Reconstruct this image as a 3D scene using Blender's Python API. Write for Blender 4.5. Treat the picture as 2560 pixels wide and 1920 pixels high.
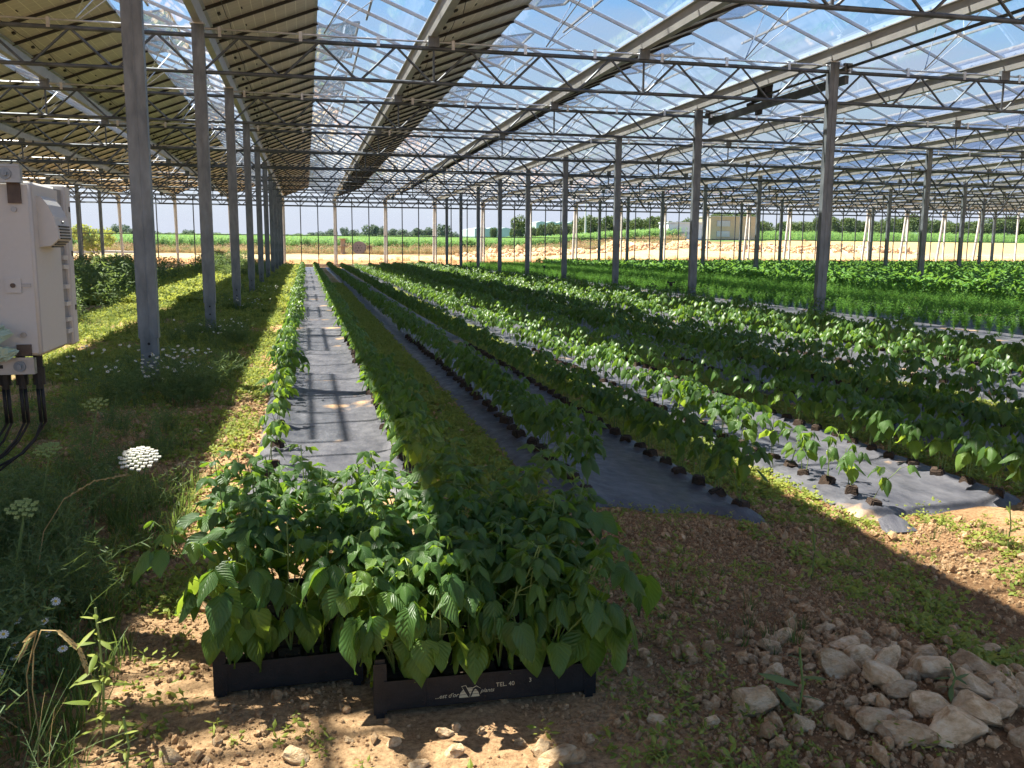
import bpy, bmesh, math, random
import numpy as np
from mathutils import Vector, Matrix, Euler
for o in list(bpy.data.objects): bpy.data.objects.remove(o)
random.seed(7); rng = np.random.default_rng(11)
S = bpy.context.scene
COL = S.collection
R = math.radians

# ------------------------------------------------------------------ camera, sky, sun, exposure
CAMH = 1.22
cam = bpy.data.cameras.new("camera"); camo = bpy.data.objects.new("camera", cam); COL.objects.link(camo)
cam.sensor_width = 36; cam.lens = 31.11; cam.clip_start = .05; cam.clip_end = 9000
YAW, PIT, ROL = .2275, .1514, .0073
f_ = Vector((math.sin(YAW)*math.cos(PIT), math.cos(YAW)*math.cos(PIT), -math.sin(PIT)))
r_ = Vector((math.cos(YAW), -math.sin(YAW), 0)); u_ = r_.cross(f_)
r2 = r_*math.cos(ROL)+u_*math.sin(ROL); u2 = u_*math.cos(ROL)-r_*math.sin(ROL)
camo.matrix_world = Matrix(((r2.x, u2.x, -f_.x, 0), (r2.y, u2.y, -f_.y, 0), (r2.z, u2.z, -f_.z, CAMH), (0, 0, 0, 1)))
S.camera = camo
SUN = Vector((-.463, .22, 1.0)).normalized()
EL = math.asin(SUN.z); AZ = math.atan2(SUN.x, SUN.y)
w = bpy.data.worlds.new("World"); S.world = w; w.use_nodes = True
nt = w.node_tree; N = nt.nodes; Lk = nt.links
bg = N['Background']
sky = N.new('ShaderNodeTexSky'); sky.sky_type = 'NISHITA'; sky.sun_disc = False
sky.sun_elevation = EL; sky.sun_rotation = AZ; sky.air_density = 1.15; sky.dust_density = .5; sky.ozone_density = 2.0
tc = N.new('ShaderNodeTexCoord'); mp = N.new('ShaderNodeMapping'); mp.inputs['Scale'].default_value = (1.1, 1.6, 4.5); mp.inputs['Location'].default_value = (.35, .2, .1)
n1 = N.new('ShaderNodeTexNoise'); n1.inputs['Scale'].default_value = 2.1; n1.inputs['Detail'].default_value = 9; n1.inputs['Roughness'].default_value = .58; n1.inputs['Distortion'].default_value = .35
cr = N.new('ShaderNodeValToRGB'); cr.color_ramp.elements[0].position = .44; cr.color_ramp.elements[1].position = .74
cr.color_ramp.elements[0].color = (0, 0, 0, 1); cr.color_ramp.elements[1].color = (.78, .78, .78, 1)
mx = N.new('ShaderNodeMix'); mx.data_type = 'RGBA'; mx.inputs[7].default_value = (3.3, 3.4, 4.0, 1)
Lk.new(tc.outputs['Generated'], mp.inputs['Vector']); Lk.new(mp.outputs[0], n1.inputs['Vector']); Lk.new(n1.outputs['Fac'], cr.inputs['Fac'])
Lk.new(cr.outputs['Color'], mx.inputs[0]); hsv = N.new('ShaderNodeHueSaturation'); hsv.inputs['Saturation'].default_value = 1.35; Lk.new(sky.outputs['Color'], hsv.inputs['Color']); Lk.new(hsv.outputs[0], mx.inputs[6]); sx = N.new('ShaderNodeSeparateXYZ'); Lk.new(tc.outputs['Generated'], sx.inputs[0])
hz_ = N.new('ShaderNodeMapRange'); hz_.interpolation_type = 'SMOOTHSTEP'; Lk.new(sx.outputs[2], hz_.inputs[0]); hz_.inputs[1].default_value = 0; hz_.inputs[2].default_value = .34; hz_.inputs[3].default_value = .96; hz_.inputs[4].default_value = 0
m2 = N.new('ShaderNodeMix'); m2.data_type = 'RGBA'; m2.inputs[7].default_value = (2.55, 2.8, 3.45, 1); Lk.new(hz_.outputs[0], m2.inputs[0]); Lk.new(mx.outputs[2], m2.inputs[6]); Lk.new(m2.outputs[2], bg.inputs['Color'])
bg.inputs['Strength'].default_value = .072
sl = bpy.data.lights.new("sun", 'SUN'); sl.energy = 5.0; sl.angle = R(.55); sl.color = (1, .93, .82)
so = bpy.data.objects.new("sun", sl); COL.objects.link(so); so.rotation_euler = SUN.to_track_quat('Z', 'Y').to_euler()
S.view_settings.view_transform = 'Standard'; S.view_settings.look = 'None'; S.view_settings.gamma = 1; S.view_settings.exposure = 1.92
S.view_settings.use_curve_mapping = False
S.render.engine = 'CYCLES'
S.cycles.transparent_max_bounces = 48; S.cycles.max_bounces = 8; S.cycles.diffuse_bounces = 4

# ------------------------------------------------------------------ helpers
def tag(o, label=None, cat=None, group=None, kind=None):
    if label: o['label'] = label
    if cat: o['category'] = cat
    if group: o['group'] = group
    if kind: o['kind'] = kind
    return o
def empty(name, loc, label, cat, group=None):
    o = bpy.data.objects.new(name, None); o.empty_display_size = .1; COL.objects.link(o); o.location = loc
    return tag(o, label, cat, group)
def link(name, me, parent=None, loc=None, label=None, kind=None):
    o = bpy.data.objects.new(name, me); COL.objects.link(o)
    if parent is not None: o.parent = parent
    if loc is not None: o.location = loc
    if label: o['label'] = label
    if kind: o['kind'] = kind
    return o
def mesh(name, v, f, mats, mi=None, smooth=False, uv=None, col=None):
    me = bpy.data.meshes.new(name)
    v = np.asarray(v, np.float32)
    if isinstance(f, np.ndarray) and f.ndim == 2:
        k = f.shape[1]; nf = len(f)
        me.vertices.add(len(v)); me.vertices.foreach_set('co', v.ravel())
        me.loops.add(nf*k); me.loops.foreach_set('vertex_index', f.ravel().astype(np.int32))
        me.polygons.add(nf); me.polygons.foreach_set('loop_start', np.arange(0, nf*k, k, dtype=np.int32))
        me.polygons.foreach_set('loop_total', np.full(nf, k, np.int32))
        me.update(calc_edges=True)
    else:
        me.from_pydata(v.tolist(), [], [list(map(int, q)) for q in f]); me.update()
    if not isinstance(mats, (list, tuple)): mats = [mats]
    for m in mats: me.materials.append(m)
    if mi is not None: me.polygons.foreach_set('material_index', np.asarray(mi, np.int32))
    if smooth: me.polygons.foreach_set('use_smooth', np.ones(len(me.polygons), bool))
    if uv is not None:
        li = np.empty(len(me.loops), np.int32); me.loops.foreach_get('vertex_index', li)
        l = me.uv_layers.new(name='UVMap'); l.data.foreach_set('uv', np.asarray(uv, np.float32)[li].ravel())
    if col is not None:
        a = me.color_attributes.new('col', 'FLOAT_COLOR', 'POINT'); a.data.foreach_set('color', np.asarray(col, np.float32).ravel())
    return me
class MB:
    def __init__(s): s.v = []; s.f = []; s.m = []; s.uv = []
    def add(s, v, f, m=0, uv=None):
        b = len(s.v); s.v += [tuple(p) for p in v]; s.f += [[b+i for i in q] for q in f]; s.m += [m]*len(f)
        s.uv += list(uv) if uv is not None else [(0, 0)]*len(v); return s
    def box(s, c, d, m=0, M=None):
        x, y, z = d[0]/2, d[1]/2, d[2]/2
        p = [Vector((i*x, j*y, k*z)) for i in (-1, 1) for j in (-1, 1) for k in (-1, 1)]
        if M is not None: p = [M @ q for q in p]
        p = [q+Vector(c) for q in p]
        return s.add(p, [(0, 1, 3, 2), (4, 6, 7, 5), (0, 4, 5, 1), (2, 3, 7, 6), (0, 2, 6, 4), (1, 5, 7, 3)], m)
    def bar(s, a, b, wx, wy=None, n=4, m=0, r2=None):
        a = Vector(a); b = Vector(b); d = (b-a); L = d.length
        if L < 1e-6: return s
        d.normalize(); up = Vector((0, 0, 1)) if abs(d.z) < .95 else Vector((0, 1, 0))
        x = d.cross(up).normalized(); y = x.cross(d)
        wy = wy or wx; P = []
        for e, q in ((a, 1), (b, r2 or 1)):
            for i in range(n):
                t = 2*math.pi*(i+.5)/n; k = (1/math.cos(math.pi/n) if n == 4 else 1)
                P.append(e+x*math.cos(t)*wx*.5*k*q+y*math.sin(t)*wy*.5*k*q)
        F = [(i, (i+1) % n, n+(i+1) % n, n+i) for i in range(n)]+[tuple(range(n))[::-1], tuple(range(n, 2*n))]
        return s.add(P, F, m)
    def path(s, pts, r, n=5, m=0, taper=1.0):
        pts = [Vector(p) for p in pts]; k = len(pts); P = []
        for j, p in enumerate(pts):
            d = (pts[min(j+1, k-1)]-pts[max(j-1, 0)]).normalized()
            up = Vector((0, 0, 1)) if abs(d.z) < .9 else Vector((0, 1, 0))
            x = d.cross(up).normalized(); y = x.cross(d); rr = r*(1+(taper-1)*j/(k-1))
            for i in range(n):
                t = 2*math.pi*i/n; P.append(p+x*math.cos(t)*rr+y*math.sin(t)*rr)
        F = [(j*n+i, j*n+(i+1) % n, (j+1)*n+(i+1) % n, (j+1)*n+i) for j in range(k-1) for i in range(n)]
        F += [tuple(range(n))[::-1], tuple(range((k-1)*n, k*n))]
        return s.add(P, F, m)
    def disc(s, c, axis, r, h, n=16, m=0):
        c = Vector(c); a = Vector(axis).normalized()
        return s.bar(c-a*h/2, c+a*h/2, r*2, r*2, n=n, m=m)
    def mesh(s, name, mats, smooth=False, uv=False): return mesh(name, s.v, s.f, mats, s.m, smooth, s.uv if uv else None)
def sstep(a, b, x):
    t = np.clip((x-a)/(b-a), 0, 1); return t*t*(3-2*t)
_G = {}
def vnoise(x, y, scale, seed=0):
    if seed not in _G: _G[seed] = np.random.default_rng(100+seed).random((256, 256))
    g = _G[seed]; x = np.asarray(x, float)*scale+37.3; y = np.asarray(y, float)*scale+11.7
    xi = np.floor(x).astype(int); yi = np.floor(y).astype(int); fx = x-xi; fy = y-yi
    fx = fx*fx*(3-2*fx); fy = fy*fy*(3-2*fy)
    a = g[xi & 255, yi & 255]; b = g[(xi+1) & 255, yi & 255]; c = g[xi & 255, (yi+1) & 255]; d = g[(xi+1) & 255, (yi+1) & 255]
    return (a*(1-fx)+b*fx)*(1-fy)+(c*(1-fx)+d*fx)*fy
def fbm(x, y, sc, oct=4, seed=0):
    s = 0; a = .5; t = 0
    for i in range(oct): s = s+a*vnoise(x, y, sc*2**i, seed+i); t += a; a *= .5
    return s/t
def ordn(n):
    w_ = ['first', 'second', 'third', 'fourth', 'fifth', 'sixth', 'seventh', 'eighth', 'ninth', 'tenth', 'eleventh', 'twelfth', 'thirteenth', 'fourteenth', 'fifteenth', 'sixteenth', 'seventeenth', 'eighteenth', 'nineteenth', 'twentieth']
    if n < 20: return w_[n]
    t = {20: 'twenty', 30: 'thirty', 40: 'forty', 50: 'fifty', 60: 'sixty', 70: 'seventy', 80: 'eighty', 90: 'ninety'}
    k = n+1
    if k % 10 == 0 and k < 100: return {20: 'twentieth', 30: 'thirtieth', 40: 'fortieth', 50: 'fiftieth', 60: 'sixtieth', 70: 'seventieth', 80: 'eightieth', 90: 'ninetieth'}[k]
    return t.get(k//10*10, '')+' '+w_[k % 10-1]

# ------------------------------------------------------------------ materials
def mat(name): 
    m = bpy.data.materials.new(name); m.use_nodes = True; n = m.node_tree
    return m, n, n.nodes, n.links, n.nodes['Principled BSDF']
def noise_node(N_, L_, scale, detail=4, vec=None, rough=.55):
    t = N_.new('ShaderNodeTexNoise'); t.inputs['Scale'].default_value = scale; t.inputs['Detail'].default_value = detail; t.inputs['Roughness'].default_value = rough
    if vec is not None: L_.new(vec, t.inputs['Vector'])
    return t.outputs['Fac']
def ramp(N_, L_, fac, stops):
    r = N_.new('ShaderNodeValToRGB'); e = r.color_ramp.elements
    while len(e) < len(stops): e.new(.5)
    for i, (p, c) in enumerate(stops): e[i].position = p; e[i].color = (*c, 1)
    L_.new(fac, r.inputs['Fac']); return r.outputs['Color']
def simple(name, c, rough=.6, metal=0, c2=None, sc=8, bump=0, bs=60, spec=.5, coord='Object', stretch=None):
    m, n, N_, L_, b = mat(name)
    b.inputs['Roughness'].default_value = rough; b.inputs['Metallic'].default_value = metal; b.inputs['Specular IOR Level'].default_value = spec
    t = N_.new('ShaderNodeTexCoord'); v = t.outputs[coord]
    if stretch:
        q = N_.new('ShaderNodeMapping'); q.inputs['Scale'].default_value = stretch; L_.new(v, q.inputs['Vector']); v = q.outputs[0]
    if c2: L_.new(ramp(N_, L_, noise_node(N_, L_, sc, 5, v), [(.32, c), (.68, c2)]), b.inputs['Base Color'])
    else: b.inputs['Base Color'].default_value = (*c, 1)
    if bump:
        bn = N_.new('ShaderNodeBump'); bn.inputs['Strength'].default_value = bump; bn.inputs['Distance'].default_value = .01
        L_.new(noise_node(N_, L_, bs, 3, v), bn.inputs['Height']); L_.new(bn.outputs[0], b.inputs['Normal'])
    return m
def leafmat(name, c1, c2, trans=.35, tc_=(.25, .42, .05), rough=.45, veins=False, spec=.5):
    m, n, N_, L_, b = mat(name)
    oi = N_.new('ShaderNodeObjectInfo'); ge = N_.new('ShaderNodeNewGeometry')
    ad = N_.new('ShaderNodeMath'); ad.operation = 'ADD'; L_.new(oi.outputs['Random'], ad.inputs[0]); L_.new(ge.outputs['Random Per Island'], ad.inputs[1])
    fr = N_.new('ShaderNodeMath'); fr.operation = 'FRACT'; L_.new(ad.outputs[0], fr.inputs[0])
    colr = ramp(N_, L_, fr.outputs[0], [(0, c1), (1, c2)])
    b.inputs['Roughness'].default_value = rough; b.inputs['Specular IOR Level'].default_value = spec
    if veins:
        uv = N_.new('ShaderNodeUVMap'); uv.uv_map = 'UVMap'; sp = N_.new('ShaderNodeSeparateXYZ'); L_.new(uv.outputs[0], sp.inputs[0])
        a1 = N_.new('ShaderNodeMath'); a1.operation = 'ABSOLUTE'; L_.new(sp.outputs[0], a1.inputs[0])
        a2 = N_.new('ShaderNodeMath'); a2.operation = 'MULTIPLY_ADD'; L_.new(a1.outputs[0], a2.inputs[0]); a2.inputs[1].default_value = -.42; L_.new(sp.outputs[1], a2.inputs[2])
        a3 = N_.new('ShaderNodeMath'); a3.operation = 'MULTIPLY'; L_.new(a2.outputs[0], a3.inputs[0]); a3.inputs[1].default_value = 44
        a4 = N_.new('ShaderNodeMath'); a4.operation = 'SINE'; L_.new(a3.outputs[0], a4.inputs[0])
        vr = ramp(N_, L_, a4.outputs[0], [(.0, (0, 0, 0)), (.8, (.12, .12, .12)), (1, (1, 1, 1))])
        mr = ramp(N_, L_, a1.outputs[0], [(.0, (1, 1, 1)), (.05, (0, 0, 0))])
        mxx = N_.new('ShaderNodeMix'); mxx.data_type = 'RGBA'; mxx.blend_type = 'LIGHTEN'; mxx.inputs[0].default_value = 1; L_.new(vr, mxx.inputs[6]); L_.new(mr, mxx.inputs[7])
        lt = N_.new('ShaderNodeMix'); lt.data_type = 'RGBA'; L_.new(mxx.outputs[2], lt.inputs[0]); L_.new(colr, lt.inputs[6]); lt.inputs[7].default_value = tuple(min(1, q*1.9+.015) for q in c2)+(1,)
        mul = N_.new('ShaderNodeMath'); mul.operation = 'MULTIPLY'; mul.inputs[1].default_value = .3; L_.new(mxx.outputs[2], mul.inputs[0])
        L_.new(mul.outputs[0], lt.inputs[0]); colr = lt.outputs[2]
        bn = N_.new('ShaderNodeBump'); bn.inputs['Strength'].default_value = .4; bn.inputs['Distance'].default_value = .003; bn.invert = True
        L_.new(a4.outputs[0], bn.inputs['Height']); L_.new(bn.outputs[0], b.inputs['Normal'])
    L_.new(colr, b.inputs['Base Color'])
    tr = N_.new('ShaderNodeBsdfTranslucent'); tr.inputs['Color'].default_value = (*tc_, 1)
    ms = N_.new('ShaderNodeMixShader'); ms.inputs[0].default_value = trans
    out = N_['Material Output']; L_.new(b.outputs[0], ms.inputs[1]); L_.new(tr.outputs[0], ms.inputs[2]); L_.new(ms.outputs[0], out.inputs['Surface'])
    return m
M = {}
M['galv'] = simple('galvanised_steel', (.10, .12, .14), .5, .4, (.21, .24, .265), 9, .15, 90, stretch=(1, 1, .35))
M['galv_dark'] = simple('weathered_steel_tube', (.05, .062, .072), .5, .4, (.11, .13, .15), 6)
M['galv_bright'] = simple('bright_steel', (.5, .52, .54), .3, .85, (.68, .7, .72), 12)
M['gutter'] = simple('aluminium_gutter', (.3, .31, .31), .42, .35, (.4, .41, .40), 3)
M['alu'] = simple('aluminium_bar', (.5, .5, .5), .4, .5, (.62, .62, .62), 5)
M['white'] = simple('white_prop_sunlit_post', (.5, .48, .44), .7, 0, (.62, .6, .56), 4)  # own white of props and pole; on wall posts a painted sunlit white
M['cab'] = simple('light_grey_polyester', (.40, .395, .38), .5, 0, (.415, .41, .395), 60, .12, 400)
M['cab_in'] = simple('grey_seal_channel', (.2, .2, .195), .6)
M['black'] = simple('black_plastic', (.006, .006, .007), .5, 0, (.013, .013, .014), 30, .25, 200, spec=.3)
M['rust'] = simple('brown_bracket', (.05, .035, .028), .55, .3, (.09, .065, .05), 40)
M['rail_'] = simple('grey_mount_rail', (.22, .23, .235), .4, .6, (.3, .31, .31), 20)
M['pvtop'] = simple('solar_glass_top', (.045, .05, .085), .18, 0, (.06, .065, .1), 2, spec=.8)
M['pvframe'] = simple('panel_seam_dark', (.02, .018, .014), .7)
M['soilblock'] = simple('peat_block', (.022, .013, .008), .95, 0, (.055, .033, .02), 60, .8, 120)
M['wood'] = simple('weathered_wood', (.28, .17, .09), .8, 0, (.42, .28, .17), 6, .4, 30, stretch=(6, 1, 1))
M['wood_grey'] = simple('grey_brown_wood', (.17, .12, .10), .85, 0, (.27, .2, .17), 6, .4, 30, stretch=(8, 1, 1))
M['bag'] = leafmat('pale_green_film', (.34, .46, .38), (.46, .58, .5), .3, (.4, .55, .42), .3)
M['petal'] = leafmat('white_petal', (.72, .72, .66), (.8, .8, .75), .3, (.7, .7, .6), .6)
M['disc_y'] = simple('yellow_disc', (.55, .38, .03), .7)
M['red'] = simple('red_petal', (.6, .04, .02), .6)
M['plaster'] = simple('beige_panel', (.38, .30, .2), .8, 0, (.43, .345, .24), 1)
M['whitebox'] = simple('white_container', (.62, .63, .66), .6, 0, (.68, .69, .72), 1)
M['louvre'] = simple('grey_louvre', (.22, .23, .28), .6)
M['bark'] = simple('bark', (.08, .06, .045), .9, 0, (.15, .12, .09), 8, .6, 20)
M['concrete'] = simple('concrete', (.34, .33, .3), .85, 0, (.46, .44, .4), 3, .3, 40)
M['print'] = simple('cream_print', (.42, .36, .23), .7)
M['stem'] = leafmat('pale_stem', (.12, .19, .05), (.2, .27, .08), .2, (.3, .4, .1), .5)
M['bean'] = leafmat('bean_leaf', (.026, .068, .018), (.06, .125, .028), .36, (.25, .42, .03), .42, True, .36)
M['bean_first_lit'] = leafmat('bean_leaf_first_sunlit', (.07, .14, .024), (.11, .19, .035), .42, (.4, .55, .05), .45, True, .4)  # yellow green of sunlit leaves put into the colour; first leaves share it
M['bean_far'] = leafmat('bean_row_leaf', (.038, .092, .022), (.085, .17, .036), .34, (.25, .42, .04), .42, spec=.45)
M['clover'] = leafmat('clover_leaf', (.12, .18, .03), (.27, .31, .07), .38, (.46, .5, .09), .55, spec=.2)
M['grass'] = leafmat('grass_blade', (.05, .10, .025), (.12, .17, .05), .35, (.22, .32, .06), .5, spec=.2)
M['weed'] = leafmat('weed_leaf', (.06, .10, .035), (.13, .19, .075), .32, (.24, .34, .08), .55, spec=.2)
M['straw'] = leafmat('dry_grass', (.34, .24, .1), (.5, .38, .18), .25, (.5, .35, .15), .7, spec=.1)
M['fennel'] = leafmat('fennel_frond', (.06, .17, .03), (.11, .24, .05), .38, (.2, .42, .05), .6, spec=.15)
M['crop'] = leafmat('bright_crop_leaf', (.07, .19, .03), (.13, .27, .05), .38, (.26, .48, .06), .5, spec=.3)
M['corn'] = leafmat('maize_leaf', (.09, .2, .05), (.16, .29, .08), .35, (.3, .45, .1), .55, spec=.2)
M['tree'] = leafmat('tree_leaf', (.035, .065, .02), (.085, .12, .035), .25, (.16, .22, .04), .6, spec=.2)
M['tree_hazy'] = leafmat('hazy_far_tree_leaf', (.07, .10, .075), (.11, .15, .10), .2, (.16, .22, .1), .7, spec=.1)  # haze of distance mixed into the leaf colour
M['umbel'] = leafmat('green_umbel', (.3, .38, .12), (.42, .5, .2), .3, (.4, .5, .15), .6)
M['sky_card'] = None
# stone
def stone_mat(name, c1, c2, c3):
    m, n, N_, L_, b = mat(name)
    t = N_.new('ShaderNodeTexCoord'); oi = N_.new('ShaderNodeObjectInfo')
    va = N_.new('ShaderNodeVectorMath'); va.operation = 'ADD'; L_.new(t.outputs['Object'], va.inputs[0])
    cx = N_.new('ShaderNodeCombineXYZ'); mu = N_.new('ShaderNodeMath'); mu.operation = 'MULTIPLY'; mu.inputs[1].default_value = 50
    L_.new(oi.outputs['Random'], mu.inputs[0]); L_.new(mu.outputs[0], cx.inputs[0]); L_.new(cx.outputs[0], va.inputs[1])
    f1 = noise_node(N_, L_, 1.4, 6, va.outputs[0], .65)
    c = ramp(N_, L_, f1, [(.3, c1), (.52, c2), (.72, c3)])
    hs = N_.new('ShaderNodeHueSaturation'); L_.new(c, hs.inputs['Color']); mr = N_.new('ShaderNodeMapRange'); L_.new(oi.outputs['Random'], mr.inputs[0]); mr.inputs[3].default_value = .72; mr.inputs[4].default_value = 1.18
    L_.new(mr.outputs[0], hs.inputs['Value']); L_.new(hs.outputs[0], b.inputs['Base Color']); b.inputs['Roughness'].default_value = .88; b.inputs['Specular IOR Level'].default_value = .25
    bn = N_.new('ShaderNodeBump'); bn.inputs['Strength'].default_value = .7; bn.inputs['Distance'].default_value = .05
    L_.new(noise_node(N_, L_, 5, 8, va.outputs[0], .7), bn.inputs['Height']); L_.new(bn.outputs[0], b.inputs['Normal'])
    return m
M['stone'] = stone_mat('limestone', (.44, .25, .11), (.74, .54, .32), (.84, .69, .48))
M['gravel'] = stone_mat('gravel_stone', (.40, .20, .09), (.58, .38, .20), (.72, .56, .37))
# glass
def glassmat(name, tint, gl=.05, dirt=.02):
    m, n, N_, L_, b = mat(name); N_.remove(b)
    tr = N_.new('ShaderNodeBsdfTransparent'); tr.inputs[0].default_value = (*tint, 1)
    g = N_.new('ShaderNodeBsdfGlossy'); g.inputs['Roughness'].default_value = .03; g.inputs['Color'].default_value = (.9, .95, 1, 1)
    d = N_.new('ShaderNodeBsdfDiffuse'); d.inputs[0].default_value = (.75, .78, .8, 1)
    lw = N_.new('ShaderNodeLayerWeight'); lw.inputs[0].default_value = .22
    mr = N_.new('ShaderNodeMapRange'); L_.new(lw.outputs['Fresnel'], mr.inputs[0]); mr.inputs[3].default_value = gl*.4; mr.inputs[4].default_value = min(1, gl*7)
    a = N_.new('ShaderNodeMixShader'); L_.new(mr.outputs[0], a.inputs[0]); L_.new(tr.outputs[0], a.inputs[1]); L_.new(g.outputs[0], a.inputs[2])
    t = N_.new('ShaderNodeTexCoord'); nf = noise_node(N_, L_, 1.3, 6, t.outputs['Object'], .65); mr2 = N_.new('ShaderNodeMapRange'); L_.new(nf, mr2.inputs[0]); mr2.inputs[1].default_value = .35; mr2.inputs[2].default_value = .8; mr2.inputs[3].default_value = dirt*.3; mr2.inputs[4].default_value = dirt*2.2
    c = N_.new('ShaderNodeMixShader'); L_.new(mr2.outputs[0], c.inputs[0]); L_.new(a.outputs[0], c.inputs[1]); L_.new(d.outputs[0], c.inputs[2]); L_.new(c.outputs[0], N_['Material Output'].inputs['Surface'])
    return m
M['glass'] = glassmat('roof_glass', (.985, .99, .99), .05, .010)
M['glass_vent'] = glassmat('vent_glass', (.93, .955, .96), .1, .05)
M['glass_wall'] = glassmat('wall_glass', (.985, .99, .99), .04, .012)
# underside of the solar panels: cells with pale gaps
m, n, N_, L_, b = mat('solar_backsheet'); M['pvback'] = m
uv = N_.new('ShaderNodeUVMap'); uv.uv_map = 'UVMap'
bk = N_.new('ShaderNodeTexBrick'); bk.offset = 0; bk.inputs['Scale'].default_value = 1; bk.inputs['Brick Width'].default_value = 1/10; bk.inputs['Row Height'].default_value = 1/6; bk.inputs['Mortar Size'].default_value = .0032
bk.inputs['Color1'].default_value = (.5, .45, .37, 1); bk.inputs['Color2'].default_value = (.56, .5, .41, 1); bk.inputs['Mortar'].default_value = (.8, .76, .62, 1)
L_.new(uv.outputs[0], bk.inputs['Vector']); L_.new(bk.outputs['Color'], b.inputs['Base Color']); b.inputs['Roughness'].default_value = .35
# black mulch sheet with dust and silt
m, n, N_, L_, b = mat('black_mulch_film'); M['film'] = m
ge = N_.new('ShaderNodeTexCoord'); vec = ge.outputs['Object']
sp = N_.new('ShaderNodeMapping'); sp.inputs['Scale'].default_value = (1, .35, 1); L_.new(vec, sp.inputs['Vector'])
base = ramp(N_, L_, noise_node(N_, L_, 7, 7, sp.outputs[0], .7), [(.3, (.028, .03, .04)), (.7, (.10, .102, .115))])
pt = ramp(N_, L_, noise_node(N_, L_, 1.15, 4, vec, .6), [(.625, (0, 0, 0)), (.68, (1, 1, 1))])
gr = ramp(N_, L_, noise_node(N_, L_, 60, 3, vec), [(.3, (.3, .17, .08)), (.7, (.46, .33, .2))])
mxf = N_.new('ShaderNodeMix'); mxf.data_type = 'RGBA'; L_.new(pt, mxf.inputs[0]); L_.new(base, mxf.inputs[6]); L_.new(gr, mxf.inputs[7]); L_.new(mxf.outputs[2], b.inputs['Base Color'])
rr = ramp(N_, L_, noise_node(N_, L_, 14, 5, vec), [(.3, (.34, .34, .34)), (.7, (.6, .6, .6))]); L_.new(rr, b.inputs['Roughness'])
bn = N_.new('ShaderNodeBump'); bn.inputs['Strength'].default_value = .6; bn.inputs['Distance'].default_value = .014
L_.new(noise_node(N_, L_, 30, 8, sp.outputs[0], .72), bn.inputs['Height']); L_.new(bn.outputs[0], b.inputs['Normal'])
# ground
m, n, N_, L_, b = mat('soil'); M['ground'] = m
at = N_.new('ShaderNodeAttribute'); at.attribute_name = 'col'
tc_ = N_.new('ShaderNodeTexCoord')
g1 = ramp(N_, L_, noise_node(N_, L_, 55, 6, tc_.outputs['Object'], .75), [(.3, (.42, .36, .32)), (.5, (1, 1, 1)), (.72, (1.55, 1.6, 1.65))])
g2 = ramp(N_, L_, noise_node(N_, L_, 1.6, 4, tc_.outputs['Object'], .6), [(.3, (.7, .68, .66)), (.7, (1.15, 1.15, 1.12))])
q1 = N_.new('ShaderNodeMix'); q1.data_type = 'RGBA'; q1.blend_type = 'MULTIPLY'; q1.inputs[0].default_value = 1; L_.new(at.outputs['Color'], q1.inputs[6]); L_.new(g1, q1.inputs[7])
q2 = N_.new('ShaderNodeMix'); q2.data_type = 'RGBA'; q2.blend_type = 'MULTIPLY'; q2.inputs[0].default_value = 1; L_.new(q1.outputs[2], q2.inputs[6]); L_.new(g2, q2.inputs[7])
L_.new(q2.outputs[2], b.inputs['Base Color']); b.inputs['Roughness'].default_value = .95; b.inputs['Specular IOR Level'].default_value = .1
bn = N_.new('ShaderNodeBump'); bn.inputs['Strength'].default_value = 1; bn.inputs['Distance'].default_value = .02
L_.new(noise_node(N_, L_, 70, 6, tc_.outputs['Object'], .8), bn.inputs['Height']); L_.new(bn.outputs[0], b.inputs['Normal'])

# ------------------------------------------------------------------ layout constants
X1, SP, Y0, BY = -1.34, 3.2, 13.168, 5.0168
YW = Y0+9*BY                       # end wall
KMIN, KMAX = -6, 17
ZG, ZE, ZR = 4.20, 4.40, 5.02      # gutter underside, eaves, ridge
YS = Y0-3*BY-.4                    # roof starts behind the camera
ROWS = [('A1', -.2, 'leftmost bean row'), ('A2', .51, 'second bean row from the left'),
        ('B1', 1.32, 'third bean row from the left'), ('B2', 2.12, 'fourth bean row from the left'),
        ('C1', 2.98, 'fifth bean row from the left'), ('C2', 3.82, 'sixth bean row from the left'),
        ('D1', 4.55, 'seventh bean row from the left'), ('D2', 5.33, 'eighth bean row from the left'),
        ('E1', 6.12, 'ninth bean row from the left'), ('E2', 6.9, 'tenth bean row from the left')]
YEND = 57.2

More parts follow.
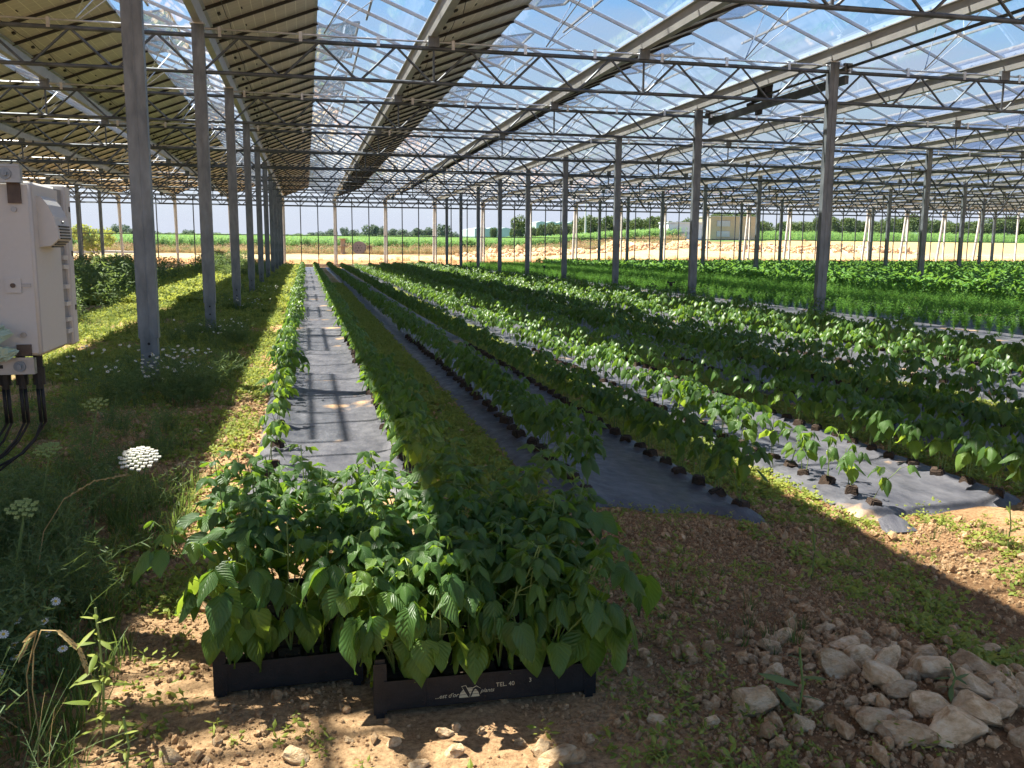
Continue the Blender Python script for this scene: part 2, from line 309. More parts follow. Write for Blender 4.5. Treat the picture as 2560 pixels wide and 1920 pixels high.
# ------------------------------------------------------------------ terrain
def tz(x, y, fine=True):
    x = np.asarray(x, float); y = np.asarray(y, float)
    dip = -.19*sstep(1.0, 2.9, x)*(1-sstep(5.2, 7.4, x))*(1-sstep(20, 45, y)*.4)
    dip = dip+.10*np.exp(-((x-1.75)**2/.25+(y-1.95)**2/.2))
    ins = 1-sstep(57.5, 58.6, y)
    z = dip*ins+.03*(fbm(x, y, .55, 3, 3)-.5)*ins
    if fine:
        bed = np.zeros_like(z)
        for a, b_ in ((-.3, .66), (1.12, 2.24), (2.82, 3.98), (4.4, 5.5), (5.98, 7.05)): bed = np.maximum(bed, sstep(a-.05, a+.02, x)*(1-sstep(b_-.02, b_+.05, x))*sstep(3.7, 4.0, y))
        z = z+(.05*(fbm(x, y, 3.3, 4, 8)-.5)+.008*(vnoise(x, y, 19, 21)-.5))*ins*(1-.85*bed)
    prof = np.interp(y, [58.6, 60, 63.5, 70, 85, 104, 112, 300, 600, 2500, 9000], [0, .05, .42, .5, .58, .68, .95, 3.3, 4.6, 6, 6])
    right = sstep(.18, .46, x/np.maximum(y, 1))*np.interp(y, [60, 68, 105, 200, 9000], [0, .45, 1.7, 1.6, 1.2])
    far = prof+right+(fbm(x, y, .35, 4, 5)-.5)*.3*sstep(59, 64, y)
    return np.where(y > 58.0, far*(1-ins)+z*ins, z)
def tzs(x, y): return float(tz(np.array([x]), np.array([y]))[0])
def axis(segs):
    a = [segs[0][0]]
    for lo, hi, st in segs:
        k = max(1, int(round((hi-lo)/st))); a += list(lo+(hi-lo)*np.arange(1, k+1)/k)
    return np.array(a)
xs = axis([(-4000, -400, 900), (-400, -60, 30), (-60, -12, 2.5), (-12, -2.4, .3), (-2.4, -1.2, .06), (-1.2, 3.6, .024), (3.6, 5, .06), (5, 14, .3), (14, 64, 1.6), (64, 400, 24), (400, 4000, 900)])
ys = axis([(-300, -10, 40), (-10, 1, 1.0), (1, 1.5, .08), (1.5, 4.2, .022), (4.2, 7, .045), (7, 14, .12), (14, 57, .6), (57, 70, .3), (70, 120, 1.4), (120, 600, 20), (600, 9000, 900)])
gx_, gy_ = np.meshgrid(xs, ys); gz_ = tz(gx_, gy_)
V = np.stack([gx_.ravel(), gy_.ravel(), gz_.ravel()], 1); nx, ny = len(xs), len(ys)
ii, jj = np.meshgrid(np.arange(nx-1), np.arange(ny-1)); b0 = (jj*nx+ii).ravel()
F = np.stack([b0, b0+1, b0+nx+1, b0+nx], 1)
x_, y_ = V[:, 0], V[:, 1]
soil = np.array([.53, .345, .19]); moss = np.array([.17, .17, .06]); pale = np.array([.47, .34, .18]); orange = np.array([.38, .20, .09]); brown = np.array([.2, .14, .07]); greenf = np.array([.09, .17, .05]); wheat = np.array([.42, .30, .13])
C = np.tile(soil, (len(V), 1))
def blend(Cc, mask, c): return Cc*(1-mask[:, None])+np.asarray(c)[None]*mask[:, None]
pn = fbm(x_, y_, .9, 4, 31)
gm = np.zeros(len(V))
for a, b_, dens in ((-3.9, -.42, 1), (.72, 1.1, .9), (2.26, 2.8, .8), (4.0, 4.4, .9), (5.5, 6.0, .8), (7.05, 8.75, 1)):
    gm = np.maximum(gm, sstep(a-.1, a+.1, x_)*(1-sstep(b_-.1, b_+.1, x_))*dens)
gm = gm*sstep(3.8, 6.5, y_)*(.35+.65*sstep(.38, .5, pn))
gm = np.maximum(gm, sstep(8.9, 10.5, x_)*.8*sstep(3, 5, y_))
gm = np.maximum(gm, (1-sstep(-4.6, -3.6, x_))*sstep(12, 18, y_)*.8)
gm = gm*(1-sstep(56, 58, y_))
C = blend(C, gm*.75, moss)
rf = sstep(.75, 1.1, x_)*(1-sstep(4.5, 5.5, y_))*(1-sstep(2.5, 3.6, x_-.4*y_+1.0)); C = blend(C, np.maximum(rf, (1-sstep(-.95, -.5, x_))*(1-sstep(5, 6.5, y_))*.8)*(.55+.45*pn), (.21, .115, .055))  # shaded soil beside the lit front strip, its shade put into the colour
out = sstep(57.5, 58.5, y_)
C = blend(C, out, orange)
C = blend(C, out*sstep(64, 66, y_+2*fbm(x_, y_, .2, 2, 4)), pale)
C = blend(C, out*sstep(84, 90, y_+6*fbm(x_, y_, .1, 2, 4)), brown)
C = blend(C, out*sstep(101, 106, y_)*(1-sstep(400, 900, y_)*.4), greenf)
rm = sstep(.5, .58, x_/np.maximum(y_, 1))*out*sstep(68, 74, y_)*(1-sstep(108, 112, y_)); C = blend(C, rm, wheat)
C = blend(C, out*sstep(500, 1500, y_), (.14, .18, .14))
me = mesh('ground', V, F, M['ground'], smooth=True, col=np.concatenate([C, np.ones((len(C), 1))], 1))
tag(link('ground', me), kind='structure')

# ------------------------------------------------------------------ instanced "stuff"
def scatter(name, tmpl, pts, rot, scl, idx, kind='stuff', label=None, cat=None, parent=None):
    c = bpy.data.collections.new(name+'_source')
    for i, me in enumerate(tmpl):
        o = bpy.data.objects.new('%s_piece_%02d' % (name, i), me); c.objects.link(o)
    me = bpy.data.meshes.new(name); pts = np.asarray(pts, np.float32)
    me.vertices.add(len(pts)); me.vertices.foreach_set('co', pts.ravel())
    a = me.attributes.new('rot', 'FLOAT_VECTOR', 'POINT'); a.data.foreach_set('vector', np.asarray(rot, np.float32).ravel())
    scl = np.asarray(scl, np.float32)
    if scl.ndim == 1: scl = np.repeat(scl[:, None], 3, 1)
    a = me.attributes.new('scl', 'FLOAT_VECTOR', 'POINT'); a.data.foreach_set('vector', scl.ravel())
    a = me.attributes.new('idx', 'INT', 'POINT'); a.data.foreach_set('value', np.asarray(idx, np.int32))
    o = link(name, me, parent); tag(o, label, cat, None, kind)
    g = bpy.data.node_groups.new(name+'_nodes', 'GeometryNodeTree')
    g.interface.new_socket('Geometry', in_out='INPUT', socket_type='NodeSocketGeometry'); g.interface.new_socket('Geometry', in_out='OUTPUT', socket_type='NodeSocketGeometry')
    gn = g.nodes; gl = g.links; gi = gn.new('NodeGroupInput'); go = gn.new('NodeGroupOutput')
    ip = gn.new('GeometryNodeInstanceOnPoints'); ci = gn.new('GeometryNodeCollectionInfo'); ci.inputs['Collection'].default_value = c
    ci.inputs['Separate Children'].default_value = True; ci.inputs['Reset Children'].default_value = True; ci.transform_space = 'ORIGINAL'
    def na(nm, t): q = gn.new('GeometryNodeInputNamedAttribute'); q.data_type = t; q.inputs['Name'].default_value = nm; return q.outputs['Attribute']
    er = gn.new('FunctionNodeEulerToRotation'); gl.new(na('rot', 'FLOAT_VECTOR'), er.inputs[0])
    gl.new(gi.outputs[0], ip.inputs['Points']); gl.new(ci.outputs[0], ip.inputs['Instance']); ip.inputs['Pick Instance'].default_value = True
    gl.new(na('idx', 'INT'), ip.inputs['Instance Index']); gl.new(er.outputs[0], ip.inputs['Rotation']); gl.new(na('scl', 'FLOAT_VECTOR'), ip.inputs['Scale'])
    gl.new(ip.outputs[0], go.inputs[0])
    md = o.modifiers.new('scatter', 'NODES'); md.node_group = g
    return o
def rz_rot(n, tilt=.0): return np.stack([rng.normal(0, tilt, n), rng.normal(0, tilt, n), rng.random(n)*6.283], 1)

# ------------------------------------------------------------------ leaf templates
def leaf_arrays(L, W, rows=6, side=2, curl=.25, fold=.12, ripple=.03, shape='bean', seed=0):
    rg = np.random.default_rng(seed); v = []; uv = []; f = []
    cols = side*2+1; ph = rg.random()*6
    for j in range(rows+1):
        t = j/rows
        if shape == 'bean': wd = (math.sin(math.pi*min(1, (t*.985+.015))**.62))**.85*(1-.25*t) if 0 < t < 1 else (.30 if t == 0 else 0.0)
        elif shape == 'lance': wd = math.sin(math.pi*t)**.8 if 0 < t < 1 else 0.02
        else: wd = (1-t)**.7
        for i in range(-side, side+1):
            u = i/side
            x = u*W/2*wd
            y = L*(t-(.06*(abs(u)) if t < .3 and shape == 'bean' else 0)*(1-t/.3 if t < .3 else 0))
            z = -curl*L*t*t - fold*W*(u*u)*wd + ripple*W*math.sin(t*9+ph+u*2)*abs(u)
            v.append((x, y, z)); uv.append((u, t))
    for j in range(rows):
        for i in range(cols-1):
            a = j*cols+i; f.append((a, a+1, a+cols+1, a+cols))
    return np.array(v), f, np.array(uv)
def leaf_mesh(name, L, W, m, **k):
    v, f, uv = leaf_arrays(L, W, **k); return mesh(name, v, f, m, smooth=True, uv=uv)
LEAVES = [leaf_mesh('bean_leaflet', 1, wd, M['bean'], rows=7, side=2, curl=cu, fold=fo, ripple=ri, seed=i) for i, (wd, cu, fo, ri) in enumerate([(.68, .2, .18, .05), (.74, .34, .1, .06), (.62, .12, .3, .04), (.8, .42, -.12, .07), (.7, .25, .42, .05), (.58, .5, .2, .06)])]
LEAVES_FIRST_LIT = [leaf_mesh('bean_first_leaf', 1, wd, M['bean_first_lit'], rows=7, side=2, curl=cu, fold=fo, ripple=ri, seed=20+i) for i, (wd, cu, fo, ri) in enumerate([(.85, .2, .12, .07), (.8, .4, .22, .07), (.9, .1, -.15, .09)])]
def leaf_mat(base, az, droop, roll, size):
    """leaf points along +Y of its own frame; az = heading, droop = angle below the horizon"""
    return Matrix.Translation(base) @ Euler((0, 0, az)).to_matrix().to_4x4() @ Euler((-droop, 0, 0)).to_matrix().to_4x4() @ Euler((0, roll, 0)).to_matrix().to_4x4() @ Matrix.Scale(size, 4)
def bean_layout(h, rg, lean=(0, 0), size=.09, nodes=3, pairs=True, hang=0.0):
    """returns stem mesh builder and a list of (matrix, old)"""
    sb = MB(); leaves = []
    top = Vector((lean[0]*h, lean[1]*h, h)); pts = [Vector((0, 0, 0)), Vector((lean[0]*h*.25+rg.normal(0, .006), lean[1]*h*.25, h*.42)), top*.75+Vector((rg.normal(0, .004), rg.normal(0, .008), .02*h)), top]
    sb.path(pts, .0026, 4, taper=.6)
    def at_(t):
        t *= 3; i = min(2, int(t)); return pts[i].lerp(pts[i+1], t-i)
    az0 = rg.random()*6.28
    if pairs:
        p = at_(.42+rg.random()*.1)
        for k in (0, math.pi):
            a = az0+k+rg.normal(0, .3); d = Vector((-math.sin(a), math.cos(a), 0)); q = p+d*size*.45+Vector((0, 0, size*.1))
            sb.bar(p, q, .0018, n=3); leaves.append((leaf_mat(q, a, .5+hang+rg.random()*.6, rg.normal(0, .3), size*(1.0+rg.random()*.25)), True))
    for kx in range(nodes):
        t = .55+.45*(kx+.5)/nodes; p = at_(min(1, t)); a = az0+1.57+kx*2.4+rg.normal(0, .3); sz = size*(1.05-min(.6, .14*kx))*(.85+.3*rg.random())
        d = Vector((-math.sin(a), math.cos(a), 0)); q = p+d*sz*(.55+.3*rg.random())+Vector((0, 0, sz*(.35+.3*rg.random())))
        sb.bar(p, q, .0018, n=3)
        for s_, dd in ((0, .32), (-1, .02), (1, .02)):
            aa = a+s_*1.25; d2 = Vector((-math.sin(aa), math.cos(aa), 0)); b_ = q+d*sz*dd*.8+d2*sz*.04
            leaves.append((leaf_mat(b_, aa+rg.normal(0, .15), .35+hang+rg.random()*.6, rg.normal(0, .35)+s_*.2, sz*(1 if s_ == 0 else .86)), False))
    return sb, leaves
def bake(leaves, variants, m_list, low=False, rg=None):
    vs, fs, uvs, mi = [], [], [], []; nb = 0
    for (Mx, old) in leaves:
        if low: v, f, uv = leaf_arrays(1, .72, rows=3, side=1, curl=.3, fold=.2, ripple=.03, seed=int(rg.integers(99)))
        else: v, f, uv = leaf_arrays(1, .7, rows=5, side=1, curl=.3, fold=.25, ripple=.04, seed=int(rg.integers(99)))
        A = np.array(Mx); v = v @ A[:3, :3].T+A[:3, 3]
        vs.append(v); fs += [[nb+i for i in q] for q in f]; uvs.append(uv); mi += [0]*len(f); nb += len(v)
    return np.concatenate(vs), fs, np.concatenate(uvs), mi
bm_rg = np.random.default_rng(5)
PLANT = []            # plant variants: (stem mesh, foliage mesh, joined low mesh)
for i in range(7):
    h = [.27, .31, .24, .34, .29, .22, .32][i]
    sb, lv = bean_layout(h, bm_rg, (bm_rg.normal(0, .1), bm_rg.normal(0, .1)), size=.085, nodes=5, hang=.1)
    sb2, lv2 = bean_layout(h*.9, bm_rg, (bm_rg.normal(0, .22), bm_rg.normal(0, .22)), size=.08, nodes=4, hang=.1)
    sb.add(sb2.v, sb2.f)
    stem = sb.mesh('bean_stem', M['stem']); v, f, uv, mi = bake(lv+lv2, 6, None, False, bm_rg)
    fol = mesh('bean_foliage', v, f, M['bean_far'], smooth=True, uv=uv)
    v2, f2, uv2, mi2 = bake(lv+lv2, 6, None, True, bm_rg)
    vv = np.concatenate([v2, np.array([tuple(p) for p in sb.v])]); ff = f2+[[len(v2)+k for k in q] for q in sb.f]
    low = mesh('bean_plant_piece', vv, ff, [M['bean_far'], M['stem']], [0]*len(f2)+[1]*len(sb.f), smooth=True)
    PLANT.append((stem, fol, low))
def block_mesh():
    bm = bmesh.new(); bmesh.ops.create_cube(bm, size=1); bmesh.ops.bevel(bm, geom=bm.edges[:], offset=.12, segments=2, affect='EDGES')
    for v in bm.verts:
        v.co = Vector((v.co.x*.085, v.co.y*.085, v.co.z*.075)); k = 1-.15*(v.co.z/.04); v.co.x *= k; v.co.y *= k; v.co += Vector((random.gauss(0, .002), random.gauss(0, .002), random.gauss(0, .002)))
        v.co.z += .028
    me_ = bpy.data.meshes.new('soil_block'); bm.to_mesh(me_); bm.free(); me_.materials.append(M['soilblock']); return me_
BLOCK = block_mesh()

# ------------------------------------------------------------------ black mulch sheets
def film(name, x0, x1, y0, y1, holes, label):
    fx = axis([(x0, x1, .03)]); fy = axis([(y0, min(9, y1), .04), (9, 16, .15), (16, y1, .8)])
    gx2, gy2 = np.meshgrid(fx, fy)
    edge = .05*(fbm(gx2*0+1, gy2, 2.2, 3, 41)-.5)
    wx = (gx2-x0)/(x1-x0)
    X = gx2+edge*(1-2*wx); Y = gy2+(1-sstep(y0, y0+.5, gy2))*.12*(fbm(gx2, gy2*0, 3.0, 3, 44)-.5)*2
    z = tz(X, Y, False)+.028
    d = np.minimum(gx2-x0, x1-gx2); z = z-.05*(1-sstep(0, .08, d))-.05*(1-sstep(0, .12, gy2-y0))
    z = z+.010*(fbm(gx2*2.0, gy2*.6, 3, 4, 47)-.5)
    for hx, hy in holes:
        if hy < 13:
            rr_ = np.sqrt((X-hx)**2+(Y-hy)**2); ang = np.arctan2(Y-hy, X-hx)
            z = z+.026*np.exp(-(rr_/.085)**2)*(1+.3*np.sin(ang*5+hy*9))+.004*np.exp(-(rr_/.16)**2)*np.sin(ang*9+hy*7)
    V_ = np.stack([X.ravel(), Y.ravel(), z.ravel()], 1); a, b_ = len(fx), len(fy)
    i2, j2 = np.meshgrid(np.arange(a-1), np.arange(b_-1)); q = (j2*a+i2).ravel()
    me_ = mesh(name, V_, np.stack([q, q+1, q+a+1, q+a], 1), M['film'], smooth=True)
    tag(link(name, me_), label, 'mulch sheet', 'black plastic mulch sheets over the beds')
row_y = {}
for (k, x, d) in ROWS:
    y0 = {'A1': 4.65, 'A2': 3.75, 'B1': 4.05, 'B2': 4.02, 'C1': 4.12, 'C2': 3.95, 'D1': 4.3, 'D2': 4.4, 'E1': 5.5, 'E2': 6}[k]
    yy = []; y = y0
    while y < YEND-1.2: yy.append(y); y += .225+random.gauss(0, .012)
    row_y[k] = yy
rx = {k: x for k, x, d in ROWS}
for a, b_, xa, xb, ys_, lab in (('A1', 'A2', -.36, .68, 4.3, 'leftmost black plastic sheet between the first two bean rows, silt puddles on it'), ('B1', 'B2', 1.1, 2.27, 3.86, 'second black plastic sheet from the left, in shade, mud spots at its near end'),
                                ('C1', 'C2', 2.8, 4.0, 3.98, 'third black plastic sheet from the left with well spaced young plants at its near end'), ('D1', 'D2', 4.36, 5.52, 4.1, 'fourth black plastic sheet from the left, mostly under bean plants'), ('E1', 'E2', 5.95, 7.08, 5, 'fifth black plastic sheet from the left, nearest the right row of posts')):
    film('mulch_sheet', xa, xb, ys_, 56.6, [(rx[a], y) for y in row_y[a]]+[(rx[b_], y) for y in row_y[b_]], lab)
film('mulch_sheet', 8.75, 14.6, 5, 56.6, [], 'wide black plastic sheet right of the right posts, under feathery fennel')
# scrap of black film sticking out of the soil
sv = [(0, 0, 0), (.1, -.03, .01), (.2, .0, .0), (.02, .08, .05), (.11, .07, .07), (.19, .09, .03), (.05, .13, .03), (.13, .15, .045)]
sc = link('plastic_scrap', mesh('plastic_scrap', sv, [(0, 1, 4, 3), (1, 2, 5, 4), (3, 4, 7, 6), (4, 5, 7)], M['film'], smooth=True), None, (2.78, 3.74, tzs(2.85, 3.8)+.01))
tag(sc, 'torn scrap of black plastic poking from soil near the third sheet', 'plastic scrap')

# ------------------------------------------------------------------ bean plants in the rows
cands = [(math.hypot(x, y), k, x, i, y, d) for (k, x, d) in ROWS for i, y in enumerate(row_y[k])]
cands = [c for c in cands if c[2] < .93*c[4]+.4]
cands.sort(); near = cands[:300]; rest = cands[300:]
leaf_id = 0
for n_, (dist, k, x, i, y, d) in enumerate(near):
    if k == 'A1' and i in (2, 4, 5, 7, 8): continue
    small = (k == 'A1' and i < 12) or (k == 'C1' and i < 7)
    xx = x+random.gauss(0, .012); z = tzs(xx, y)+.03
    lab = '%s bean plant from the camera in the %s' % (ordn(i), d)
    t = empty('bean_plant', (xx, y, z), lab, 'bean plant', 'bean plants growing through the black sheets'); t.rotation_euler.z = random.random()*6.28
    sb_ = link('soil_block', BLOCK, t, (0, 0, .0)); sb_.scale = [random.uniform(.75, .95)]*2+[random.uniform(.7, 1)]; sb_.rotation_euler = (random.gauss(0, .12), random.gauss(0, .12), 0)
    if n_ < 95:
        rg = np.random.default_rng(900+n_); h = (.2 if small else {'A2': .30, 'B1': .27}.get(k, .28))*(.85+.3*rg.random())
        for rep in range(1 if small and rg.random() < .3 else 2 if small else 3):
            sb, lv = bean_layout(h*(.85+.3*rg.random()), rg, (rg.normal(0, .25), rg.normal(0, .25)), size=(.075 if small else .082 if k[0] in 'AB' else .096), nodes=2 if small else 5, hang=.05)
            link('stem', sb.mesh('bean_stem', M['stem']), t, (rg.normal(0, .012), rg.normal(0, .012), .05))
            for Mx, old in lv:
                o = link('leaf', (LEAVES_FIRST_LIT if old and rg.random() < .5 else LEAVES)[int(rg.integers(3 if old else 6)) % (3 if old else 6)], t); o.matrix_local = Matrix.Translation((0, 0, .05)) @ Mx
    else:
        st, fo, lo = PLANT[random.randrange(7)]; s_ = random.uniform(.9, 1.2)*(.85 if k[0] in 'AB' else 1.0 if k[0] == 'C' else 1.12)
        for nm, me_ in (('stem', st), ('foliage', fo)):
            o = link(nm, me_, t, (0, 0, .05)); o.scale = (s_, s_, s_)
pts = [(x+random.gauss(0, .02), y, 0) for (_, k, x, i, y, d) in rest]
pts = np.array(pts); pts[:, 2] = tz(pts[:, 0], pts[:, 1], False)+.06; n_ = len(pts)
sc_ = rng.uniform(.95, 1.3, n_)*np.where(pts[:, 0] < 2.5, .85, np.where(pts[:, 0] < 4.2, .95, 1.12)); sc_ = np.stack([sc_, sc_, sc_], 1)
scatter('bean_plants', [p[2] for p in PLANT], pts, rz_rot(n_, .08), sc_, rng.integers(0, 7, n_), label='bean plants in the far part of the rows, merging into green bands', cat='bean plants')

# ------------------------------------------------------------------ crates of seedlings
def crate(loc, rz, dims, label):
    Lx, Ly, H = dims; t = empty('crate', loc, label, 'crate', 'black crates of bean seedlings'); t.rotation_euler.z = rz
    fl = MB().box((0, 0, .012), (Lx-.012, Ly-.012, .012)); link('floor_panel', fl.mesh('crate_floor', M['black']), t)
    for s in (-1, 1):
        b_ = MB().box((0, s*(Ly/2-.004), .052), (Lx-.05, .006, .08)); b_.box((0, s*(Ly/2-.002), .088), (Lx-.05, .012, .008)); b_.box((-.16, s*(Ly/2-.0005), .05), (.004, .004, .076)); b_.box((.19, s*(Ly/2-.0005), .05), (.004, .004, .076))
        link('long_side', b_.mesh('crate_side', M['black']), t)
        b_ = MB().box((s*(Lx/2-.004), 0, .065), (.006, Ly-.05, .105)); b_.box((s*(Lx/2-.002), 0, .12), (.012, Ly-.05, .008)); link('short_side', b_.mesh('crate_end', M['black']), t)
    for sx in (-1, 1):
        for sy in (-1, 1):
            b_ = MB(); cx, cy = sx*(Lx/2-.016), sy*(Ly/2-.016)
            b_.box((cx, cy, .07), (.034, .034, .14)); b_.box((cx, cy, .145), (.026, .026, .012)); b_.box((cx, cy, -.008), (.022, .022, .02)); link('corner_post', b_.mesh('crate_corner', M['black']), t)
    so_ = MB(); nxp, nyp = (7, 5) if Lx > Ly else (5, 7)
    for i in range(nxp):
        for j in range(nyp): so_.box(((i+.5)/nxp*(Lx-.03)-(Lx-.03)/2, (j+.5)/nyp*(Ly-.03)-(Ly-.03)/2, .05), (.062, .062, .06))
    link('peat_blocks', so_.mesh('peat_blocks', M['soilblock']), t, kind='stuff')
    return t
def seedlings(t, dims, nxp, nyp, which, seed, front=True):
    rg = np.random.default_rng(seed); Lx, Ly, H = dims; rz = t.rotation_euler.z; c, s = math.cos(rz), math.sin(rz)
    for j in range(nyp):
        for i in range(nxp):
            lx = (i+.5)/nxp*(Lx-.04)-(Lx-.04)/2+rg.normal(0, .008); ly = (j+.5)/nyp*(Ly-.04)-(Ly-.04)/2+rg.normal(0, .008)
            ex, ey = lx/(Lx/2), ly/(Ly/2)
            X = t.location.x+lx*c-ly*s; Y = t.location.y+lx*s+ly*c
            lab = 'bean seedling in the %s crate, %s from left, %s row back' % (which, ordn(i), ordn(j))
            r = empty('bean_seedling', (X, Y, t.location.z+.08), lab, 'seedling', 'bean seedlings packed in the black crates')
            h = rg.uniform(.29, .40)+max(0, .13*(Y-2.25))
            fr = 1 if (j == 0) else 0
            lean = (ex*(.2 if ex < 0 else .3)+rg.normal(0, .12), ey*.2+rg.normal(0, .12)-(.12 if fr else 0))
            sz = rg.uniform(.066, .092)
            sb, lv = bean_layout(h, rg, lean, size=sz, nodes=7, hang=-.05 if fr else -.3)
            if fr or abs(ex) > .75:
                sb3, lv3 = bean_layout(h*.45, rg, (ex*.5, -.35 if fr else rg.normal(0, .2)), size=sz*.95, nodes=1, hang=.3); sb.add(sb3.v, sb3.f); lv += lv3
                if fr:
                    for q_ in range(2):
                        sb3, lv3 = bean_layout(h*rg.uniform(.35, .6), rg, (ex*.35+rg.normal(0, .25), -.42), size=sz*1.2, nodes=1, hang=.45); sb.add(sb3.v, sb3.f); lv += lv3
                    sb3, lv3 = bean_layout(h*.7, rg, (ex*.3+rg.normal(0, .15), -.32), size=sz, nodes=2, hang=.15, pairs=rg.random() < .5); sb.add(sb3.v, sb3.f); lv += lv3
            link('stem', sb.mesh('seedling_stem', M['stem']), r)
            for Mx, old in lv:
                first_or_lit = (old and (Y < 2.55 or rg.random() < .35)) or (Y < 2.5 and X < .3 and rg.random() < .3)  # front left leaves take the paler material, sunlight painted as leaf colour
                o = link('leaf', (LEAVES_FIRST_LIT if first_or_lit else LEAVES)[int(rg.integers(3 if first_or_lit else 6))], r); o.matrix_local = Mx
crA = crate((.445, 2.368, tzs(.445, 2.2)+.012), R(-1.0), (.60, .40, .14), 'black plastic crate nearest the camera with a cream logo and TEL. 40 on its front')
crB = crate((-.08, 2.675, tzs(-.08, 2.4)+.012), R(1.0), (.40, .60, .14), 'black plastic crate at the left, set back behind the printed one')
crC = crate((.45, 2.79, .02), R(-.5), (.60, .40, .14), 'black plastic crate hidden behind the printed front crate')
seedlings(crA, (.6, .4, .14), 8, 5, 'printed front', 1)
seedlings(crB, (.4, .6, .14), 5, 7, 'left', 2)
seedlings(crC, (.6, .4, .14), 7, 4, 'rear right', 3)
# print on the front crate
fy_ = -.2008
def text(s, x, z, size, shear=0, nm='lettering'):
    cu = bpy.data.curves.new(nm, 'FONT'); cu.body = s; cu.size = size; cu.shear = shear; cu.extrude = .0004; cu.materials.append(M['print'])
    q_ = bpy.data.objects.new(nm+'_curve', cu); me_ = bpy.data.meshes.new_from_object(q_); bpy.data.objects.remove(q_); me_.materials.clear(); me_.materials.append(M['print']); o = bpy.data.objects.new(nm, me_); COL.objects.link(o); o.parent = crA; o.location = (x, fy_-.0006, z); o.rotation_euler = (R(90), 0, 0); return o
text("...est d'or", -.142, .030, .0165, .35); text('plants', -.020, .036, .0155, .35); text('TEL. 40', .022, .048, .0165); text('3', .112, .053, .0165)
lg = MB(); zc, rr_, xc = .026, .0275, -.05
for za, zb in ((0, .0075), (.0088, .0155), (.0168, .0225), (.0236, .0265)):
    wa = math.sqrt(rr_**2-za**2); wb = math.sqrt(rr_**2-zb**2)
    lg.add([(xc-wa, fy_-.0006, zc+za), (xc+wa, fy_-.0006, zc+za), (xc+wb, fy_-.0006, zc+zb), (xc-wb, fy_-.0006, zc+zb)], [(0, 1, 2, 3)])
lv_ = MB().add([(xc-.020, fy_-.0011, zc+.031), (xc-.010, fy_-.0011, zc+.033), (xc+.001, fy_-.0011, zc+.010), (xc+.001, fy_-.0011, zc+.001), (xc-.003, fy_-.0011, zc+.001)], [(0, 1, 2, 3, 4)]).add([(xc+.001, fy_-.0011, zc+.001), (xc+.010, fy_-.0011, zc+.024), (xc+.019, fy_-.0011, zc+.029), (xc+.030, fy_-.0011, zc+.022), (xc+.019, fy_-.0011, zc+.024), (xc+.012, fy_-.0011, zc+.018), (xc+.005, fy_-.0011, zc+.001)], [(0, 1, 5, 6), (1, 2, 4, 5), (2, 3, 4)])
link('logo_letter', lv_.mesh('logo_letter', M['black']), crA)
lo_ = MB().add([(xc-.0215, fy_-.0009, zc+.0325), (xc-.009, fy_-.0009, zc+.0345), (xc+.0015, fy_-.0009, zc+.013), (xc-.001, fy_-.0009, zc+.0), (xc-.0045, fy_-.0009, zc+.0)], [(0, 1, 2, 3, 4)]).add([(xc+.008, fy_-.0009, zc+.0255), (xc+.019, fy_-.0009, zc+.031), (xc+.032, fy_-.0009, zc+.0215), (xc+.020, fy_-.0009, zc+.024)], [(0, 1, 2, 3)])
link('logo_outline', lo_.mesh('logo_outline', M['print']), crA)
link('logo', lg.mesh('logo', M['print']), crA)

# ------------------------------------------------------------------ greenhouse: posts
rown = {-2: 'the far left row', -1: 'the second row left of the beds', 0: 'the row just left of the beds', 1: 'the row between beans and fennel', 2: 'the row right of the fennel', 3: 'the second row beyond the fennel', 4: 'the third row beyond the fennel', 5: 'the far right row'}
def post_meshes():
    a = MB(); a.box((0, 0, 2.34), (.15, .10, 3.76)); a.box((0, -.052, 2.34), (.012, .006, 3.76)); a.box((.078, 0, 2.34), (.006, .104, 3.76)); a.box((-.078, 0, 2.34), (.006, .104, 3.76))
    s = MB(); s.box((0, 0, .225), (.14, .094, .5)); s.box((0, 0, .465), (.16, .11, .012))
    h = MB(); 
    for z in (.3, .41): h.disc((0, -.0455, z), (0, 1, 0), .012, .006, 10)
    h.box((0, -.0455, .14), (.012, .006, .05))
    c = MB(); c.box((0, 0, 4.212), (.2, .12, .014)); c.box((.06, 0, 4.23), (.01, .1, .05)); c.box((-.06, 0, 4.23), (.01, .1, .05))
    return a.mesh('post_column', M['galv']), s.mesh('post_base', M['galv']), h.mesh('bolt_holes', M['black']), c.mesh('post_head', M['galv_bright'])
PM = post_meshes()
for m_ in range(-2, 6):
    for j in range(-2, 9):
        x = X1+9.6*m_; y = Y0+j*BY
        if j == -2 and m_ != 0: continue
        if x > .93*y+2 or x < -.36*y-1.5 and j > -2: continue
        jj0 = 0 if m_ <= 0 else max(0, int(math.ceil((x/.93-2-Y0)/BY))+1)
        cnt = j+1 if m_ in (0, -1, -2) else j+2
        if j == -2: lab = 'galvanised steel post just out of frame that carries the grey cabinet'
        else: lab = 'galvanised steel post, %s from the camera in %s' % (ordn(max(0, j+1)), rown[m_])
        t = empty('steel_post', (x, y, tzs(x, y)*.6-.02), lab, 'post', 'galvanised greenhouse posts')
        for nm, me_ in zip(('column', 'base_stub', 'bolt_holes', 'head_plate'), PM): link(nm, me_, t)

